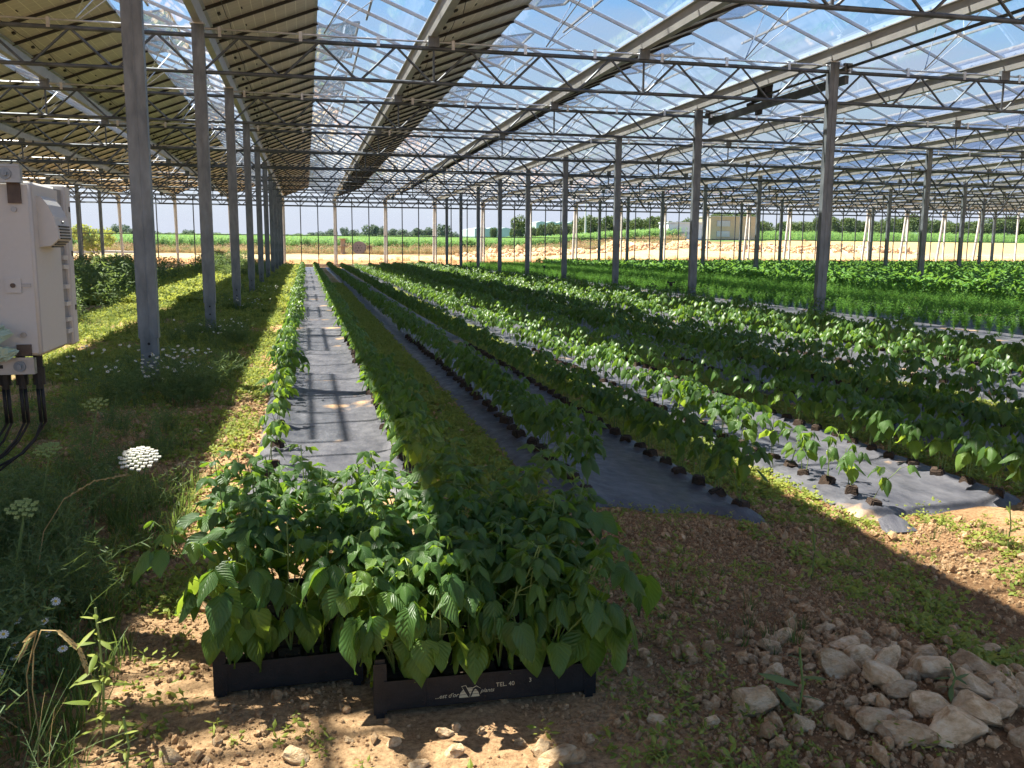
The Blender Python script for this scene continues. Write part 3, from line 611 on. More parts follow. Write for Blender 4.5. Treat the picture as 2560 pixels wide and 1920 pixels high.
# ------------------------------------------------------------------ trusses
TZ, BZ, RZ = 4.045, 3.57, 4.135
d3 = SP/3
def tube_mesh(nm, a, b, r, m_, n=6): return MB().bar(a, b, r, n=n).mesh(nm, M[m_])
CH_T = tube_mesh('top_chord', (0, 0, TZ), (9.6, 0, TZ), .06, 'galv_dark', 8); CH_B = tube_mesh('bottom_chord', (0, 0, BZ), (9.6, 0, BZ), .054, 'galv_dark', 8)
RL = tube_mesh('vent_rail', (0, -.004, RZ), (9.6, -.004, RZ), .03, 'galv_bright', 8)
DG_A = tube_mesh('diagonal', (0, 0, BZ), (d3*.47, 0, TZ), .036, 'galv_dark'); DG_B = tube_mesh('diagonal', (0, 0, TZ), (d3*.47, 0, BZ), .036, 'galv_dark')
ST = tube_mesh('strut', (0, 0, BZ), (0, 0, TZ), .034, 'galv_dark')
CL = MB().box((0, -.03, RZ-.035), (.045, .006, .13)).box((0, -.01, RZ+.022), (.045, .04, .005)).mesh('rail_clip', M['galv_bright'])
GB = MB().box((0, 0, TZ+.095), (.16, .075, .15)).box((0, 0, TZ+.182), (.05, .05, .04)).mesh('gutter_bracket', M['galv'])
def joined_lattice():
    b_ = MB()
    for i in range(9):
        b_.bar((i*d3+.02, 0, BZ), (i*d3+d3*.48, 0, TZ), .045); b_.bar((i*d3+d3*.52, 0, TZ), (i*d3+d3-.02, 0, BZ), .045)
        b_.box((i*d3+.3, -.02, RZ-.03), (.045, .03, .11))
    for i in (3, 6): b_.bar((i*d3, 0, BZ), (i*d3, 0, TZ), .034)
    return b_.mesh('lattice', M['galv_dark'])
LAT = joined_lattice()
for j in range(-3, 9):
    y = Y0+j*BY
    for m_ in range(-2, 6):
        x = X1+9.6*m_
        if m_ == 5 and KMAX*SP+X1 < x+9.6 and j < 5: continue
        if j >= -1 and (x > .95*y+1 or x+9.6 < -.38*y-1): continue
        if j < -1 and (m_ < -1 or m_ > 1): continue
        near_ = j <= 2 and j >= -1
        side = {-2: 'far left', -1: 'over the weeds at left', 0: 'above the bean beds', 1: 'above the fennel', 2: 'in the second bay beyond the beans', 3: 'in the third bay beyond the beans', 4: 'in the fourth bay beyond the beans', 5: 'far right'}[m_]
        lab = 'lattice truss %s, %s' % (side, ('%s from the camera' % ordn(j+1)) if j >= -1 else 'overhead, row %s' % ordn(j+3))
        t = empty('roof_truss', (x, y, 0), lab, 'roof truss', 'lattice trusses across the greenhouse')
        link('top_chord', CH_T, t); link('bottom_chord', CH_B, t); link('vent_rail', RL, t)
        for i in (0, 1, 2):
            link('gutter_bracket', GB, t, (i*SP, 0, 0)) if i else None
        if near_:
            for i in range(9):
                link('diagonal', DG_A, t, (i*d3+.03, 0, 0)); link('diagonal', DG_B, t, (i*d3+d3*.5, 0, 0)); link('rail_clip', CL, t, (i*d3+.28, 0, 0))
            for i in (3, 6): link('strut', ST, t, (i*d3, 0, 0))
        else: link('lattice', LAT, t, kind='stuff')

# ------------------------------------------------------------------ gutters, solar rows, glass slopes, vents
gl_ = YW-YS
prof = [(-.11, .2), (-.11, .185), (-.075, .17), (-.05, 0), (.05, 0), (.075, .17), (.11, .185), (.11, .2), (.065, .19), (.04, .02), (-.04, .02), (-.065, .19)]
gv = [(px, y, pz) for y in (0, gl_) for px, pz in prof]; np_ = len(prof)
GUT = mesh('gutter_trough', gv, [(i, (i+1) % np_, np_+(i+1) % np_, np_+i) for i in range(np_)], M['gutter'])
sl_ = math.atan2(ZR-ZE, SP/2); LEN = math.hypot(SP/2, ZR-ZE)
PW = BY/5
def pv_mesh():
    b_ = MB(); y0, y1 = .012, PW-.012; x0, x1 = .03, 1.68
    for z, m_, fl in ((.03, 0, False), (0.0, 1, True)):
        b_.add([(x0, y0, z), (x1, y0, z), (x1, y1, z), (x0, y1, z)], [(0, 1, 2, 3)] if not fl else [(3, 2, 1, 0)], m_, [(0, 0), (1, 0), (1, 1), (0, 1)])
    q = [(x0, y0), (x1, y0), (x1, y1), (x0, y1)]
    for i in range(4):
        a, c = q[i], q[(i+1) % 4]; b_.add([(a[0], a[1], 0), (c[0], c[1], 0), (c[0], c[1], .03), (a[0], a[1], .03)], [(0, 1, 2, 3)], 2)
    b_.box((.22, PW*.5, -.014), (.045, .09, .024), 2); b_.box((.55, PW*.62, -.004), (.02, .1, .006), 2)
    return b_.mesh('solar_panel', [M['pvtop'], M['pvback'], M['pvframe']], uv=True)
PV = pv_mesh()
RAILM = MB().box((LEN/2, 0, -.02), (LEN, .034, .045)).mesh('support_rail', M['pvframe'])
CAB_ = MB()
for i in range(60):
    CAB_.path([(.3+.03*math.sin(i*2.1), i*PW, -.03), (.3, (i+.5)*PW, -.06-.03*math.sin(i*1.7)**2), (.3+.03*math.sin(i*2.1+2.1), (i+1)*PW, -.03)], .006, 3)
CABM = CAB_.mesh('string_cable', M['pvframe'])
GP = mesh('glass_pane', [(0, .006, 0), (LEN, .006, 0), (LEN, PW-.006, 0), (0, PW-.006, 0)], [(0, 1, 2, 3)], M['glass'])
GBAR = MB().box((LEN/2, 0, -.012), (LEN, .026, .034)).box((LEN/2, 0, .012), (LEN, .014, .01)).mesh('glazing_bar', M['alu'])
NP = int(round(gl_/PW)); NP = min(NP, 60)
YR = YW-NP*PW
def rep(me_, n, step, name, mats):
    nv = len(me_.vertices); co = np.empty(nv*3, np.float32); me_.vertices.foreach_get('co', co); co = co.reshape(-1, 3)
    fs = [list(p.vertices) for p in me_.polygons]; mi = [p.material_index for p in me_.polygons]
    uvs = None
    V_ = np.concatenate([co+np.array([0, step*i, 0]) for i in range(n)]); F_ = [[nv*i+a for a in f] for i in range(n) for f in fs]
    if me_.uv_layers:
        u = {}; 
        for p in me_.polygons:
            for li in p.loop_indices: u[me_.loops[li].vertex_index] = tuple(me_.uv_layers[0].data[li].uv)
        uvs = [u.get(i, (0, 0)) for i in range(nv)]*n
    return mesh(name, V_, F_, mats, mi*n, uv=uvs)
PV_ALL = rep(PV, NP, PW, 'solar_panels', [M['pvtop'], M['pvback'], M['pvframe']]); RAIL_ALL = rep(RAILM, NP+1, PW, 'support_rails', M['pvframe'])
GP_ALL = rep(GP, NP, PW, 'glass_panes', M['glass']); GBAR_ALL = rep(GBAR, NP+1, PW, 'glazing_bars', M['alu'])
VL, VD = 3*PW, .76
vf = MB(); vt = R(10)
cs, sn = math.cos(vt)*VD, math.sin(vt)*VD
for y in (-VL/2, -VL/6, VL/6, VL/2): vf.bar((0, y, 0), (cs, y, sn), .026, .03)
vf.bar((cs, -VL/2, sn), (cs, VL/2, sn), .035, .03); vf.bar((0, -VL/2, 0), (0, VL/2, 0), .03, .03)
VFM = vf.mesh('vent_frame', M['alu']); VGM = mesh('vent_pane', [(0, -VL/2, .004), (cs, -VL/2, sn+.004), (cs, VL/2, sn+.004), (0, VL/2, .004)], [(0, 1, 2, 3)], M['glass_vent'])
pr = MB(); hz = RZ-ZR
for s in (-1, 1): pr.bar((.05, 0, hz), (cs-.02, s*.62, sn-.02), .018, n=6)
pr.bar((.1, .02, hz), (cs+.05, .05, hz+.55), .014, n=5)
VRM = pr.mesh('push_rods', M['galv_bright']); SILL = MB().box((.74, 0, -.30), (.03, VL, .03)).mesh('sill_bar', M['alu'])
for k in range(KMIN, KMAX+1):
    x = X1+k*SP
    where = ('%s left of the left posts' % ordn(-k-1)) if k < 0 else 'over the left posts' if k == 0 else '%s right of the left posts' % ordn(k-1)
    g = link('roof_gutter', GUT, None, (x, YS, ZG)); tag(g, 'long metal roof gutter, %s' % where, 'gutter', 'parallel roof gutters')
    if k == KMAX: continue
    t = empty('solar_panel_row', (x+.03, YR, ZE-.01), 'row of solar panels rising from the gutter %s' % where, 'solar panels', 'rows of solar panels in the roof'); t.rotation_euler.y = -sl_
    if -4 <= k <= 2:
        for i in range(NP): link('solar_panel', PV, t, (0, i*PW, 0))
        for i in range(NP+1): link('support_rail', RAILM, t, (0, i*PW, 0))
        link('string_cable', CABM, t)
    else: link('solar_panels', PV_ALL, t, kind='stuff'); link('support_rails', RAIL_ALL, t, kind='stuff')
    t = empty('glass_roof_slope', (x+SP-.0, YR, ZE), 'clear glass slope right of the ridge after the gutter %s' % where, 'glass roof', 'glass slopes of the roof'); t.rotation_euler = (0, 0, 0)
    t.matrix_world = Matrix.Translation((x+SP, YR, ZE)) @ Matrix.Scale(-1, 4, (1, 0, 0)) @ Euler((0, -sl_, 0)).to_matrix().to_4x4()
    if -1 <= k <= 3:
        for i in range(NP): link('glass_pane', GP, t, (0, i*PW, 0))
        for i in range(NP+1): link('glazing_bar', GBAR, t, (0, i*PW, 0))
    else: link('glass_panes', GP_ALL, t, kind='stuff'); link('glazing_bars', GBAR_ALL, t, kind='stuff')
    rg_ = MB().box((0, gl_/2, 0), (.05, gl_, .06)).mesh('ridge_bar', M['alu'])
    rb = link('ridge_bar', rg_, None, (x+SP/2, YS, ZR-.0)); tag(rb, 'slim ridge beam right of the gutter %s' % where, 'ridge beam', 'roof ridges')
    for j in range(-3, 9):
        y = Y0+j*BY
        if j >= 0 and (x > .95*y+2 or x < -.4*y-5): continue
        if j < 0 and not (-3 <= k <= 4): continue
        v = empty('roof_vent', (x+SP/2+.02, y, ZR+.03), 'raised vent, %s truss row, span right of the gutter %s' % (ordn(j+3), where), 'roof vent', 'open roof vents along the ridges')
        link('vent_frame', VFM, v); link('vent_pane', VGM, v); link('push_rods', VRM, v)
        if j < 5: link('sill_bar', SILL, v)
# drive shaft and motor near the right posts
px_ = X1+9.6+.28
mt = empty('vent_motor', (px_, Y0+1, 3.95), 'black vent drive motor on a steel beam between the two nearest right posts', 'vent motor')
link('beam', MB().box((0, 1.55, 0), (.07, BY, .13)).mesh('motor_beam', M['galv_dark']), mt)
link('drive_shaft', MB().bar((-.03, -12, .17), (-.03, 4.2, .17), .045, n=8).mesh('drive_shaft', M['galv_dark']), mt)
mo = MB().box((0, 1.7, .2), (.16, .3, .22)).disc((0, 1.98, .16), (0, 1, 0), .07, .25, 12).box((.02, 1.6, .33), (.1, .16, .06)).disc((0, 2.25, .1), (0, 1, 0), .035, .2, 10).box((0, 1.9, -.1), (.05, .2, .1))
link('motor', mo.mesh('motor_body', M['black']), mt)
for y in (-1.0, 4.05): 
    b_ = MB().box((-.02, y, .16), (.14, .05, .16)).disc((-.02, y-.03, .2), (0, 1, 0), .03, .04, 10).disc((-.02, y-.03, .12), (0, 1, 0), .02, .04, 10); link('gearbox', b_.mesh('gearbox', M['galv']), mt)

# ------------------------------------------------------------------ end wall
t = empty('glass_end_wall', (0, YW, 0), 'glass end wall of the greenhouse closing the far side', 'glass wall')
xl, xr = X1+KMIN*SP, X1+KMAX*SP
link('baseboard', MB().box(((xl+xr)/2, 0, .05), (xr-xl, .12, .26)).mesh('baseboard', M['concrete']), t)
for z in (1.98, 3.83, 4.12, 4.38): link('wall_rail', MB().box(((xl+xr)/2, 0, z), (xr-xl, .05, .05)).mesh('wall_rail', M['galv_dark']), t)
WPM = MB().box((0, 0, 2.2), (.09, .12, 4.15)).mesh('wall_post', M['white']); MUL = MB().box((0, 0, 2.25), (.06, .045, 4.2)).mesh('mullion', M['galv_dark'])  # galvanised wall posts coloured whitish to show the sunlight on them
WG = mesh('wall_pane', [(.02, -.01, .18), (d3-.02, -.01, .18), (d3-.02, -.01, 4.4), (.02, -.01, 4.4)], [(0, 1, 2, 3)], M['glass_wall'])
for k in range(KMIN, KMAX+1): link('wall_post', WPM, t, (X1+k*SP+.07, 0, 0))
for k in range((KMAX-KMIN)*3):
    link('mullion', MUL, t, (xl+k*d3, 0, 0)) if k % 3 else None
    link('wall_pane', WG, t, (xl+k*d3, 0, 0))
PROP = MB().bar((0, .12, 4.1), (0, .62, 0.0), .14, .12).mesh('prop_beam', M['white'])
CAPM = MB().box((0, .1, 4.12), (.24, .2, .3)).mesh('prop_head', M['concrete'])
for k in range(-3, KMAX):
    p = empty('leaning_prop', (X1+k*SP-.02, YW, 0), 'whitish leaning prop outside the wall, %s' % (('%s right of the left post row' % ordn(k-1)) if k > 0 else 'in line with the left posts' if k == 0 else '%s left of the left post row' % ordn(-k-1)), 'prop', 'pale leaning props outside the end wall')
    link('beam', PROP, p); link('head', CAPM, p)

# ------------------------------------------------------------------ grey cabinet
cb = empty('inverter_cabinet', (-.9, 3.34, .84), 'light grey inverter cabinet with louvred hood and black cables at the left edge', 'electrical cabinet')
W_, D_, H_ = .5, .42, .595
def bbox_mesh(nm, c, d, bev, m_):
    bm = bmesh.new(); bmesh.ops.create_cube(bm, size=1)
    for v in bm.verts: v.co = Vector((v.co.x*d[0]+c[0], v.co.y*d[1]+c[1], v.co.z*d[2]+c[2]))
    bmesh.ops.bevel(bm, geom=bm.edges[:], offset=bev, segments=3, affect='EDGES'); me_ = bpy.data.meshes.new(nm); bm.to_mesh(me_); bm.free(); me_.materials.append(m_)
    me_.polygons.foreach_set('use_smooth', np.ones(len(me_.polygons), bool)); return me_
def shade(o): 
    md = o.modifiers.new('wn', 'WEIGHTED_NORMAL'); md.keep_sharp = True; return o
shade(link('body', bbox_mesh('cabinet_body', (-W_/2, .17, H_/2), (W_, .34, H_), .012, M['cab']), cb))
link('seal_channel', MB().box((-W_/2, .385, H_/2), (W_-.02, .09, H_-.01)).mesh('seal_channel', M['cab_in']), cb)
shade(link('cover', bbox_mesh('cabinet_cover', (-W_/2, .46, H_/2+.005), (W_+.01, .075, H_+.02), .008, M['cab']), cb))
for z in (.055, .1, .16, .225, .3, .335, .45, .5): link('hinge_lug', MB().box((-.003, .385, z), (.012, .07, .016)).mesh('hinge_lug', M['cab']), cb)
for z in (.14, .35, .52): link('cover_slot', MB().box((.006, .47, z), (.004, .012, .02)).mesh('cover_slot', M['black']), cb)
# hood: side profile quarter bow, with louvres
hb = MB(); prof2 = [(.0, .55), (.014, .547), (.034, .52), (.052, .478), (.061, .437), (.063, .404), (.038, .38), (0, .375)]
ya, yb = .055, .235
k_ = len(prof2)
hb.add([(a, y, z) for y in (ya, yb) for a, z in prof2], [tuple(range(k_)), tuple(range(k_, 2*k_))[::-1]]+[(i, k_+i, k_+(i+1) % k_, (i+1) % k_) for i in range(k_)])
hood = link('louvred_hood', hb.mesh('hood', M['cab']), cb)
for i in range(5): 
    zz = .447-.0105*i; xx_ = .0596+.0007*i; link('louvre_slot', MB().box((xx_, (ya+yb)/2, zz), (.008, .13, .005), M=None).mesh('louvre_slot', M['black']), hood)
for i in range(3): link('louvre_slot', MB().box((.054-.009*i, (ya+yb)/2, .393-.0085*i), (.008, .13, .004)).mesh('louvre_slot', M['black']), hood)
link('hood_screw', MB().disc((.056, .14, .462), (1, 0, 0), .005, .012, 8).mesh('hood_screw', M['rail_']), hood)
sq = MB().box((-.075, -.003, .245), (.05, .008, .05)).mesh('latch_plate', M['cab']); lp = link('latch_plate', sq, cb); link('screw', MB().disc((-.075, -.009, .245), (0, 1, 0), .008, .006, 12).mesh('screw', M['rust']), lp)
link('latch_slot', MB().box((-.035, -.002, .245), (.03, .006, .012)).mesh('slot', M['rail_']), cb)
for z, zz in ((.60, 0), (-.045, 1)):
    r_b = link('mount_rail', MB().box((-.3, -.02, z+.015), (.56, .03, .055)).box((-.3, -.036, z+.042), (.56, .008, .008)).mesh('mount_rail', M['rail_']), cb)
    link('bolt', MB().disc((-.065, -.038, z+.015), (0, 1, 0), .019, .004, 18).disc((-.065, -.042, z+.015), (0, 1, 0), .009, .012, 6).mesh('bolt', M['galv']), r_b)
    for q in range(3): link('slot_hole', MB().box((-.13-.06*q, -.0355, z+.015), (.026, .002, .012)).mesh('slot_hole', M['black']), r_b)
link('bracket', MB().box((-.05, -.006, .555), (.04, .01, .07)).mesh('bracket', M['rust']), cb); link('bracket', MB().box((-.055, -.006, .022), (.045, .01, .04)).mesh('bracket', M['rust']), cb)
for z in (.5, .075): link('washer', MB().disc((-.055, -.004, z), (0, 1, 0), .009, .006, 14).mesh('washer', M['rail_']), cb)
for i in range(6):
    gx0 = -.03-.055*i; gy0 = .05+.0*i
    link('cable_gland', MB().bar((gx0, gy0, 0), (gx0, gy0, -.05), .03, n=10).bar((gx0, gy0, -.045), (gx0, gy0, -.105), .04, n=10).bar((gx0, gy0, -.1), (gx0, gy0, -.12), .026, n=10).mesh('cable_gland', M['black']), cb)
    for s in (-.007, .007):
        q = .02*random.random(); pts = [(gx0+s, gy0, -.11), (gx0+s+.004, gy0-.004, -.19), (gx0+s+.006, gy0-.01, -.24), (gx0+s-.015-q, gy0-.02, -.3), (gx0+s-.055-q, gy0-.03, -.345), (gx0+s-.13-q, gy0-.04, -.385-q), (gx0+s-.26, gy0-.02, -.395+.012*i), (gx0+s-.4, gy0, -.36)]
        sp_ = []
        for a in range(len(pts)-1):
            for tt in (0, .5): sp_.append(Vector(pts[a]).lerp(Vector(pts[a+1]), tt))
        c_ = link('cable', MB().path(sp_, .0048, 6).bar(pts[0], pts[2], .013, n=6).mesh('cable', M['black'], smooth=True), cb)
# crumpled bag wedged on the lower rail
bv = []; nb_ = 26
for i in range(nb_):
    for j in range(nb_):
        u, v_ = i/(nb_-1), j/(nb_-1); th = (u-.5)*3.1; 
        a = fbm(np.array([u*4]), np.array([v_*4]), 1.2, 4, 61)[0]-.5; b_ = fbm(np.array([u*4]), np.array([v_*4]), 1.7, 4, 71)[0]-.5
        bv.append((-.10+(u-.5)*.2+b_*.06+.02*math.sin(v_*9), -.045-.045*math.sin(math.pi*u)*math.sin(math.pi*v_)+a*.07, .03+(v_-.35)*.15*(1-.5*abs(u-.3))+b_*.05))
bg_ = link('crumpled_bag', mesh('crumpled_bag', bv, [(i*nb_+j, (i+1)*nb_+j, (i+1)*nb_+j+1, i*nb_+j+1) for i in range(nb_-1) for j in range(nb_-1)], M['bag']), None, (-.985, 3.31, .845))
tag(bg_, 'crumpled pale green plastic bag lying on the cabinet rail', 'plastic bag')

# ------------------------------------------------------------------ stones
def rock_mesh(seed, planes=15, sub=3, name='rock', m_='stone'):
    rg = np.random.default_rng(seed); bm = bmesh.new(); bmesh.ops.create_icosphere(bm, subdivisions=sub, radius=1)
    nr = rg.normal(size=(planes, 3)); nr /= np.linalg.norm(nr, axis=1)[:, None]; dd = rg.uniform(.62, 1.0, planes)
    off = rg.random(3)*50
    for v in bm.verts:
        d = np.array(v.co.normalized()); q = nr @ d; r = np.min(np.where(q > .05, dd/np.maximum(q, .05), 9)); r = min(r, 1.25)
        r *= 1+.05*(math.sin(d[0]*7+off[0])+math.sin(d[1]*9+off[1])+math.sin(d[2]*8+off[2]))/2+rg.normal(0, .008)
        v.co = Vector(d*r)
    me_ = bpy.data.meshes.new(name); bm.to_mesh(me_); bm.free(); me_.materials.append(M[m_])
    if sub > 1:
        me_.polygons.foreach_set('use_smooth', np.ones(len(me_.polygons), bool)); me_.set_sharp_from_angle(angle=R(24))
    return me_
ROCKS = [rock_mesh(50+i, 11+i % 4, 4) for i in range(12)]
RK = [(1.71, 2.38, 0.09, 0.062), (1.44, 2.39, 0.083, 0.06), (1.35, 2.31, 0.096, 0.051), (1.47, 2.28, 0.058, 0.058), (1.59, 2.27, 0.099, 0.059), (1.64, 2.25, 0.05, 0.046), (1.68, 2.25, 0.053, 0.04), (1.84, 2.23, 0.096, 0.055), (1.54, 2.14, 0.095, 0.07), (1.61, 2.11, 0.102, 0.108), (1.74, 2.14, 0.072, 0.059), (1.7, 2.17, 0.046, 0.059), (1.85, 2.05, 0.158, 0.085), (1.68, 2.02, 0.114, 0.088), (1.61, 2.01, 0.068, 0.081), (1.44, 2.09, 0.135, 0.092), (1.27, 2.14, 0.06, 0.048), (1.3, 2.22, 0.056, 0.037), (1.25, 2.25, 0.043, 0.031), (1.14, 1.99, 0.147, 0.096), (1.5, 1.99, 0.121, 0.054), (1.52, 1.93, 0.084, 0.054), (1.43, 1.91, 0.058, 0.041), (1.77, 1.99, 0.07, 0.051), (1.71, 1.9, 0.13, 0.08), (1.79, 1.93, 0.095, 0.07), (1.88, 1.96, 0.065, 0.058), (1.93, 1.97, 0.059, 0.053), (1.78, 1.85, 0.111, 0.062), (1.87, 1.89, 0.051, 0.07), (1.55, 1.84, 0.1, 0.076), (1.65, 1.78, 0.142, 0.083), (1.72, 1.8, 0.085, 0.054), (1.38, 1.83, 0.102, 0.051), (1.45, 1.83, 0.057, 0.04), (1.42, 1.76, 0.118, 0.073), (1.19, 1.87, 0.061, 0.066), (0.98, 1.95, 0.049, 0.038), (0.85, 1.99, 0.06, 0.033), (1.02, 2.04, 0.04, 0.028), (1.11, 1.83, 0.048, 0.048), (1.55, 1.74, 0.161, 0.057), (1.7, 1.7, 0.071, 0.059), (1.37, 1.92, 0.058, 0.035), (1.27, 1.94, 0.051, 0.034), (1.39, 2.15, 0.031, 0.043), (1.65, 2.48, 0.063, 0.028), (1.37, 2.47, 0.033, 0.027), (1.33, 2.38, 0.029, 0.026), (2.17, 2.35, 0.082, 0.037), (1.65, 1.88, 0.049, 0.036), (2.02, 2.02, 0.074, 0.061), (1.82, 1.78, 0.074, 0.062), (2.02, 2.11, 0.055, 0.041), (1.78, 2.33, 0.055, 0.028), (1.94, 2.33, 0.043, 0.036), (0.34, 2.08, 0.031, 0.025), (0.31, 2.06, 0.049, 0.031), (0.18, 2.04, 0.037, 0.037), (0.53, 1.94, 0.054, 0.048), (0.59, 1.89, 0.065, 0.048), (0.55, 1.88, 0.106, 0.029), (-0.06, 2.04, 0.067, 0.036), (-0.35, 2.1, 0.063, 0.081), (-0.42, 2.78, 0.043, 0.035), (-0.26, 2.06, 0.025, 0.025), (0.49, 1.99, 0.03, 0.03), (0.66, 1.96, 0.037, 0.031), (0.96, 2.37, 0.044, 0.029), (0.23, 1.94, 0.047, 0.024), (0.32, 1.97, 0.048, 0.048), (-0.71, 5.08, 0.067, 0.034), (0.07, 2.08, 0.025, 0.018), (0.4, 2.06, 0.025, 0.019)]
RLAB = {12: 'long flat pale limestone at the upper right of the stone pile', 13: 'triangular pale limestone in the middle right of the pile', 9: 'rounded rusty brown stone standing upright in the pile', 8: 'pitted pale round stone left of the brown upright one', 15: 'long rust and cream stone leaning in the left of the pile', 19: 'large flat dirt topped stone left of the main pile', 24: 'long slanting cream stone at the right of the pile', 30: 'round whitish stone beside a small green weed in the pile', 31: 'big brown block at the lower right of the pile', 35: 'rounded pale boulder at the bottom edge of the pile', 41: 'long dark brown slab at the bottom edge of the pile', 0: 'topmost pale stone of the pile, beside black plastic bits', 7: 'pale flat stone alone above the right of the pile', 1: 'orange cream stone at the upper left of the pile', 36: 'tall cream stone at the lower left of the pile', 63: 'tan stone in the sunny soil at the bottom left corner', 64: 'single pale stone left of the left crate', 71: 'pale stone in the shaded dirt beside the lit strip', 61: 'flat long stone in the sun at the bottom edge in front of the crate', 59: 'cream stone in the sun below the printed crate', 60: 'cream pointed stone in the sun, right of the other under the printed crate'}
for i, (x, y, a, h) in enumerate(RK):
    me_ = ROCKS[i % 12]; s_ = a*.48
    o = link('limestone_rock', me_, None, (x, y, tzs(x, y)+a*.17)); zz = max(.48, min(.9, (h-.36*a)/.87/a*1.7))*s_
    o.scale = (s_, s_*random.uniform(.6, .8), zz); o.rotation_euler = (random.gauss(0, .22), random.gauss(0, .22), random.gauss(0, .5)+(-.5 if a > .11 else 0))
    grp_ = 'limestone rocks in the pile at lower right' if x > .8 else 'pale stones in the sunny soil before the crates'
    band = 0 if y > 2.15 else 1 if y > 1.88 else 2
    same = sorted((q[0], q[1]) for n2, q in enumerate(RK) if n2 not in RLAB and ((q[0] > .8) == (x > .8)) and (x <= .8 or (0 if q[1] > 2.15 else 1 if q[1] > 1.88 else 2) == band))
    if i in RLAB: lb = RLAB[i]
    elif x > .8: lb = 'limestone, %s from the left among lesser stones in the %s part of the pile' % (ordn(same.index((x, y))), ('upper', 'middle', 'lower')[band])
    else: lb = 'small pale stone, %s from the left of those before the crates' % ordn(same.index((x, y)))
    tag(o, lb, 'stone', grp_)
PEB = [rock_mesh(150+i, 9, 1, 'pebble', 'gravel') for i in range(6)]
def pebbles(n, xr_, yr_, mean, mask=None, up=.3):
    x = rng.uniform(*xr_, n); y = rng.uniform(*yr_, n)
    if mask is not None: k = rng.random(n) < mask(x, y); x, y = x[k], y[k]
    s = np.minimum(.03, mean*rng.lognormal(0, .55, len(x))); z = tz(x, y)+s*up
    return np.stack([x, y, z], 1), np.stack([s, s*rng.uniform(.7, 1, len(s)), s*rng.uniform(.5, .85, len(s))], 1)
nobed = lambda x, y: 1-((y > 3.88) & (((x > -.34) & (x < .68)) | ((x > 1.1) & (x < 2.25)) | ((x > 2.8) & (x < 4))))*1.0
pm_ = lambda x, y: nobed(x, y)*np.clip(.12+1.1*sstep(.36, .62, fbm(x, y, 2.2, 4, 88)), 0, 1)*np.where(x < .75, .6, 1)
A = [pebbles(95000, (-1.1, 3.4), (1.35, 4.1), .0034, pm_, .5), pebbles(2400, (-1.1, 3.4), (1.35, 3.9), .0075, pm_, .5), pebbles(1000, (.75, 2.4), (1.4, 2.7), .009, None, .5), pebbles(110, (.9, 2.3), (1.4, 2.6), .017, None, .6), pebbles(34000, (-2.2, 4.4), (3.9, 8), .0058, nobed, .5), pebbles(12000, (-1.4, -.25), (3, 14), .0065, None, .5), pebbles(1500, (2.2, 4.4), (2.4, 4.4), .010, nobed)]
P_ = np.concatenate([a[0] for a in A]); S_ = np.concatenate([a[1] for a in A]); n_ = len(P_)
scatter('gravel', PEB, P_, rng.random((n_, 3))*6.28, S_, rng.integers(0, 6, n_), label='loose limestone gravel over the soil', cat='gravel')

# ------------------------------------------------------------------ ground cover
def tuft(name, m_, n, h, spread, wd, blades=True, seed=0, segs=3):
    rg = np.random.default_rng(seed); vs = []; fs = []; 
    for i in range(n):
        a = rg.random()*6.28; r = spread*math.sqrt(rg.random())*.5; bx, by = math.cos(a)*r, math.sin(a)*r; aa = a+rg.normal(0, .6); hh = h*rg.uniform(.5, 1); ln = rg.uniform(.15, .7)*hh
        b = len(vs)
        for k in range(segs+1):
            t = k/segs; w2 = wd*(1-t**1.5)*.5+.0004; cx, cy, cz = bx+math.cos(aa)*ln*t*t, by+math.sin(aa)*ln*t*t, hh*(t-.25*t*t*ln/hh)
            px, py = -math.sin(aa)*w2, math.cos(aa)*w2; vs += [(cx-px, cy-py, cz), (cx+px, cy+py, cz)]
        fs += [(b+2*k, b+2*k+1, b+2*k+3, b+2*k+2) for k in range(segs)]
    return mesh(name, vs, fs, m_)
def leafy(name, m_, n, h, spread, L, wd, seed=0, stem=True, low=True, shape='lance', up=.5):
    rg = np.random.default_rng(seed); vs = []; fs = []; 
    for i in range(n):
        a = rg.random()*6.28; r = spread*math.sqrt(rg.random()); z = h*rg.random()**.8
        Mx = leaf_mat(Vector((math.cos(a)*r*(1-.4*z/max(h, .01)), math.sin(a)*r*(1-.4*z/max(h, .01)), z)), a-1.57+rg.normal(0, .8), rg.normal(-up*.3, .5), rg.normal(0, .5), L*rg.uniform(.6, 1.2))
        v, f, uv = leaf_arrays(1, wd, rows=2 if low else 4, side=1, curl=.3, fold=.2, ripple=0, shape=shape, seed=i)
        v = v @ np.array(Mx)[:3, :3].T+np.array(Mx)[:3, 3]; b = len(vs); vs += [tuple(p) for p in v]; fs += [tuple(b+k for k in q) for q in f]
    return mesh(name, vs, fs, m_)
CLOV = [leafy('clover_%d' % i, M['clover'], 16, .035, .05, .024, .8, 300+i) for i in range(4)]
GRS = [tuft('grass_%d' % i, M['grass'], 14, .14, .07, .005, seed=320+i) for i in range(3)]
TALL = [tuft('tallgrass_%d' % i, M['weed'], 26, .34, .26, .003, seed=330+i, segs=5) for i in range(3)]+[tuft('drygrass', M['straw'], 5, .36, .2, .0022, seed=340, segs=5)]
SEEDW = [leafy('weedlet_%d' % i, M['clover'], 9, .05, .03, .03, .45, 350+i) for i in range(3)]
